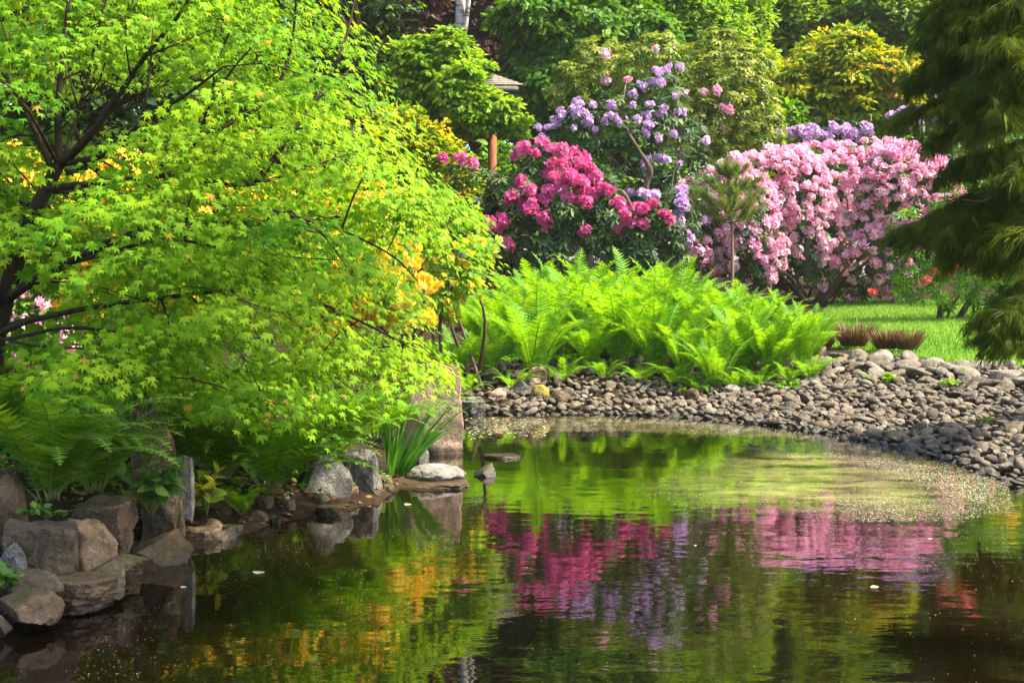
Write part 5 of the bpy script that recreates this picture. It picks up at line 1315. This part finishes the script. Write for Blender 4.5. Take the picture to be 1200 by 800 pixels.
for (px, py, D_, layer, psz) in pads:
    c = P(px, py, D_)
    rp = rg.uniform(.34, .50) * D_ / 8.0 * psz
    nleaf = int(rg.uniform(190, 255) * (1 if layer < 2 else .85) * psz ** 1.6)
    out = nrm(np.array([c[0] - AX[0], c[1] - AX[1] - .3, 0.0]) + 1e-6)
    outc = nrm(np.array([out[0] * .9, out[1] * .3 - .5, 0])); sidec = np.array([-outc[1], outc[0], 0])
    th = rg.uniform(-math.pi, math.pi, nleaf); r = rg.random(nleaf) ** .42
    # a fan-shaped shelf: long and drooping on the outer side, notched towards the stem
    lob = 1 + .22 * np.cos(3 * th + rg.uniform(0, 6)) + .12 * np.cos(7 * th + rg.uniform(0, 6))
    u = np.cos(th) * r * lob; v_ = np.sin(th) * r * lob * 1.15
    loc = u[:, None] * outc + v_[:, None] * sidec
    z = -0.42 * r ** 2.2 - 0.35 * np.maximum(u, 0) ** 2 + .08 * u + rg.normal(size=nleaf) * .055 - .10 * (rg.random(nleaf) < .25)
    p = c + rp * np.column_stack([loc[:, 0], loc[:, 1], z])
    rr_ = r[:, None]
    tip = loc * .6 + outc * .5 + np.array([0, 0, -1.0]) * (.25 + .6 * rr_) + rg.normal(size=(nleaf, 3)) * .22
    nor = np.array([0, 0, 1.0]) * (1.1 - .5 * rr_) + outc * .5 * rr_ + loc * .45 * rr_ + rg.normal(size=(nleaf, 3)) * .2
    pos_all.append(p); tip_all.append(tip); nor_all.append(nor); sc_all.append(rg.uniform(.056, .096, nleaf))
    pr = float(np.clip(0.20 + .24 * snoise(c[None], 15, 1.0, 2)[0] + rg.normal() * .1, 0, .6)); rn = np.clip(pr + .4 * rg.random(nleaf), 0, .94); rn[rg.random(nleaf) < .010] = .995; rn_all.append(rn)
    j = np.argmin(np.linalg.norm(NP - c, axis=1) + 0.4 * np.maximum(NP[:, 2] - c[2], 0)); s0 = NP[j]; L = np.linalg.norm(c - s0)
    dn = np.array([0, 0, .05])
    q = spline([s0, s0 + (c - s0) * .5 + np.array([0, 0, .06 * L]), c - dn], 8)
    br.tube(q, np.linspace(min(.009, NR[j] * .6), .003, 8), 4)
    for a in (-.7, 0, .7):
        e = c + rp * (.7 * (math.cos(a) * outc + math.sin(a) * sidec) + np.array([0, 0, -.38])) - dn
        br.tube(spline([c - dn, (c + e) / 2 + np.array([0, 0, .06 * rp]) - dn * .3, e], 5), np.linspace(.003, .0014, 5), 3)
lm.inst(TM[0], TM[1], np.concatenate(pos_all), np.concatenate(tip_all), np.concatenate(nor_all), np.concatenate(sc_all), np.concatenate(rn_all))
br.build('trunk', M['bark'], t, smooth=True); lm.build('crown', M['maple'], t)
print('maple pads', len(pads), 'leaves', sum(len(q) for q in pos_all))

# ================================================================== petals and pollen on the pond
rg = rng_(95)
def scatter(n, poly, smin, smax, dens=None):
    xs = [q[0] for q in poly]; ys = [q[1] for q in poly]; out = []
    while len(out) < n:
        px, py = rg.uniform(min(xs), max(xs)), rg.uniform(min(ys), max(ys))
        if not in_poly(np.array([px]), np.array([py]), poly)[0]: continue
        g = on_z(px, py)
        if not in_poly(np.array([g[0]]), np.array([g[1]]), POND)[0]: continue
        if dens is not None and rg.random() > dens(px, py): continue
        out.append((g[0], g[1], rg.uniform(smin, smax)))
    return out
band = [(545, 488), (700, 487), (850, 494), (980, 512), (1080, 530), (1180, 562), (1150, 590), (1080, 565), (960, 530), (840, 512), (700, 505), (545, 512)]
patch = [(730, 575), (800, 545), (860, 520), (980, 520), (1080, 545), (1180, 565), (1190, 600), (1120, 610), (1000, 612), (880, 600), (800, 595)]
allw = [(60, 800), (200, 680), (330, 625), (450, 600), (560, 585), (545, 520), (850, 510), (1100, 560), (1200, 590), (1200, 800)]
def patchy(px, py):
    g = on_z(px, py); q = snoise(np.array([[g[0] * 1.0, g[1] * .7, 0]]), 8, 2.2, 3)[0]; return float(np.clip(.10 + 1.3 * (q + .1), .06, 1))
S = scatter(3600, band, .004, .015, patchy) + scatter(9000, patch, .003, .012, patchy) + scatter(1100, allw, .003, .008, patchy) + scatter(260, [(545, 489), (640, 489), (640, 512), (545, 515)], .012, .035)
S = np.array(S)
mb = MB(); n = len(S)
hexv = np.array([(math.cos(a) * (1 + .2 * math.sin(3 * a)), math.sin(a) * .75, 0) for a in np.arange(6) * math.pi / 3]); hexv = np.vstack([hexv, [(0, 0, .12)]])
a_ = rg.uniform(0, 6.28, n)
mb.inst(hexv, [(i, (i + 1) % 6, 6) for i in range(6)], np.column_stack([S[:, :2], np.full(n, .003)]), np.stack([np.cos(a_), np.sin(a_), np.zeros(n)], 1), np.tile([0, 0, 1.0], (n, 1)), S[:, 2] * .5, rg.random(n))
M['petal'] = petal('fallen_petal', [(0, (.28, .24, .14)), (.6, (.48, .43, .30)), (1, (.75, .71, .60))], .2)
o = mb.build('petal_litter', M['petal']); tag(o, 'pale fallen petals and pollen drifting on the pond', 'petals', kind='stuff')
def film_mat():
    m, nt = new_mat('pollen_film'); geo = N(nt, 'ShaderNodeNewGeometry')
    mp = N(nt, 'ShaderNodeMapping'); mp.inputs['Scale'].default_value = (0.8, 1.6, 1); nt.links.new(geo.outputs['Position'], mp.inputs[0])
    n = N(nt, 'ShaderNodeTexNoise'); n.inputs['Scale'].default_value = 2.2; n.inputs['Detail'].default_value = 9; n.inputs['Roughness'].default_value = .7; nt.links.new(mp.outputs[0], n.inputs['Vector'])
    at = N(nt, 'ShaderNodeAttribute', attribute_name='cover')
    r = N(nt, 'ShaderNodeMapRange'); r.inputs[1].default_value = .38; r.inputs[2].default_value = .72; r.inputs[4].default_value = .42; nt.links.new(n.outputs['Fac'], r.inputs[0])
    mu = N(nt, 'ShaderNodeMath', operation='MULTIPLY'); nt.links.new(r.outputs[0], mu.inputs[0]); nt.links.new(at.outputs['Fac'], mu.inputs[1])
    d = N(nt, 'ShaderNodeBsdfDiffuse'); d.inputs[0].default_value = (.44, .43, .15, 1); tr = N(nt, 'ShaderNodeBsdfTransparent')
    ms = N(nt, 'ShaderNodeMixShader'); nt.links.new(mu.outputs[0], ms.inputs[0]); nt.links.new(tr.outputs[0], ms.inputs[1]); nt.links.new(d.outputs[0], ms.inputs[2])
    o = N(nt, 'ShaderNodeOutputMaterial'); nt.links.new(ms.outputs[0], o.inputs[0]); return m
fx = np.linspace(-.7, 4.4, 60); fy = np.linspace(8.2, 16.2, 80); A, B = np.meshgrid(fx, fy); ii = np.arange(A.size).reshape(A.shape)
fq = np.stack([ii[:-1, :-1], ii[:-1, 1:], ii[1:, 1:], ii[1:, :-1]], -1).reshape(-1, 4)
W1 = [tuple(on_z(a, b_)[:2]) for a, b_ in patch]; W2 = [tuple(on_z(a, b_)[:2]) for a, b_ in band]
cov = np.maximum(np.where(in_poly(A, B, W1), np.clip(seg_dist(A, B, W1) / .8, 0, 1), 0), np.where(in_poly(A, B, W2), np.clip(seg_dist(A, B, W2) / .3, 0, 1) * .4, 0))
mb = MB(); kq = cov.ravel()[fq].max(1) > 0
mb.add(np.stack([A, B, 0 * A + .0018], -1).reshape(-1, 3), [tuple(q) for q in fq[kq]])
o = mb.build('pollen_film', film_mat()); tag(o, 'thin pale film of pollen drifting on the water near the far shore', 'pollen', kind='stuff')
fa = o.data.attributes.new('cover', 'FLOAT', 'POINT'); fa.data.foreach_set('value', cov.astype(np.float32).ravel())
for k, (px, py, s_, lab) in enumerate([(1025, 689, .045, 'pale curled petal floating amid faint rings on the open water'), (303, 672, .05, 'pale brown leaf floating under the fern reflection'), (215, 600 + 89, .03, 'small pale leaf floating near the sloping slab'), (478, 592, .05, 'pale leaf floating just below the flat slab'), (1090, 632, .02, 'speck-like petal floating below the pink reflection'), (815, 640, .02, 'speck-like petal floating in the dark middle water')]):
    g = on_z(px, py); m = MB(); r2 = rng_(960 + k); V = []
    for i in range(9):
        f = i / 8; wv = math.sin(math.pi * min(f * .96 + .03, 1)) * .36
        V += [(-wv, f - .5, .10 * abs(f - .5)), (0, f - .5, .03), (wv, f - .5, .12 * abs(f - .5) + .05)]
    V = np.array(V) * s_ * 1.3; A2 = np.array(Matrix.Rotation(float(r2.uniform(0, 3)), 3, 'Z')); V = V @ A2.T + [g[0], g[1], .005]
    m.add(V, [q for i in range(8) for q in ((3 * i, 3 * i + 1, 3 * i + 4, 3 * i + 3), (3 * i + 1, 3 * i + 2, 3 * i + 5, 3 * i + 4))], .6)
    tag(m.build('floating_leaf', M['petal'], loc=(float(g[0]), float(g[1]), .004)), lab, 'leaf')

# ================================================================== air
HAZE = 0.0003
if HAZE > 0:
    m, nt = new_mat('garden_haze'); v = N(nt, 'ShaderNodeVolumePrincipled'); v.inputs['Density'].default_value = HAZE; v.inputs['Color'].default_value = (.93, .95, .88, 1); v.inputs['Anisotropy'].default_value = 0.2
    o = N(nt, 'ShaderNodeOutputMaterial'); nt.links.new(v.outputs[0], o.inputs['Volume'])
    mb = MB(); boxv(mb, (0, 0, 13), (380, 380, 32)); hz = mb.build('haze', m); tag(hz, 'thin bright summer haze over the garden', 'haze', kind='stuff')
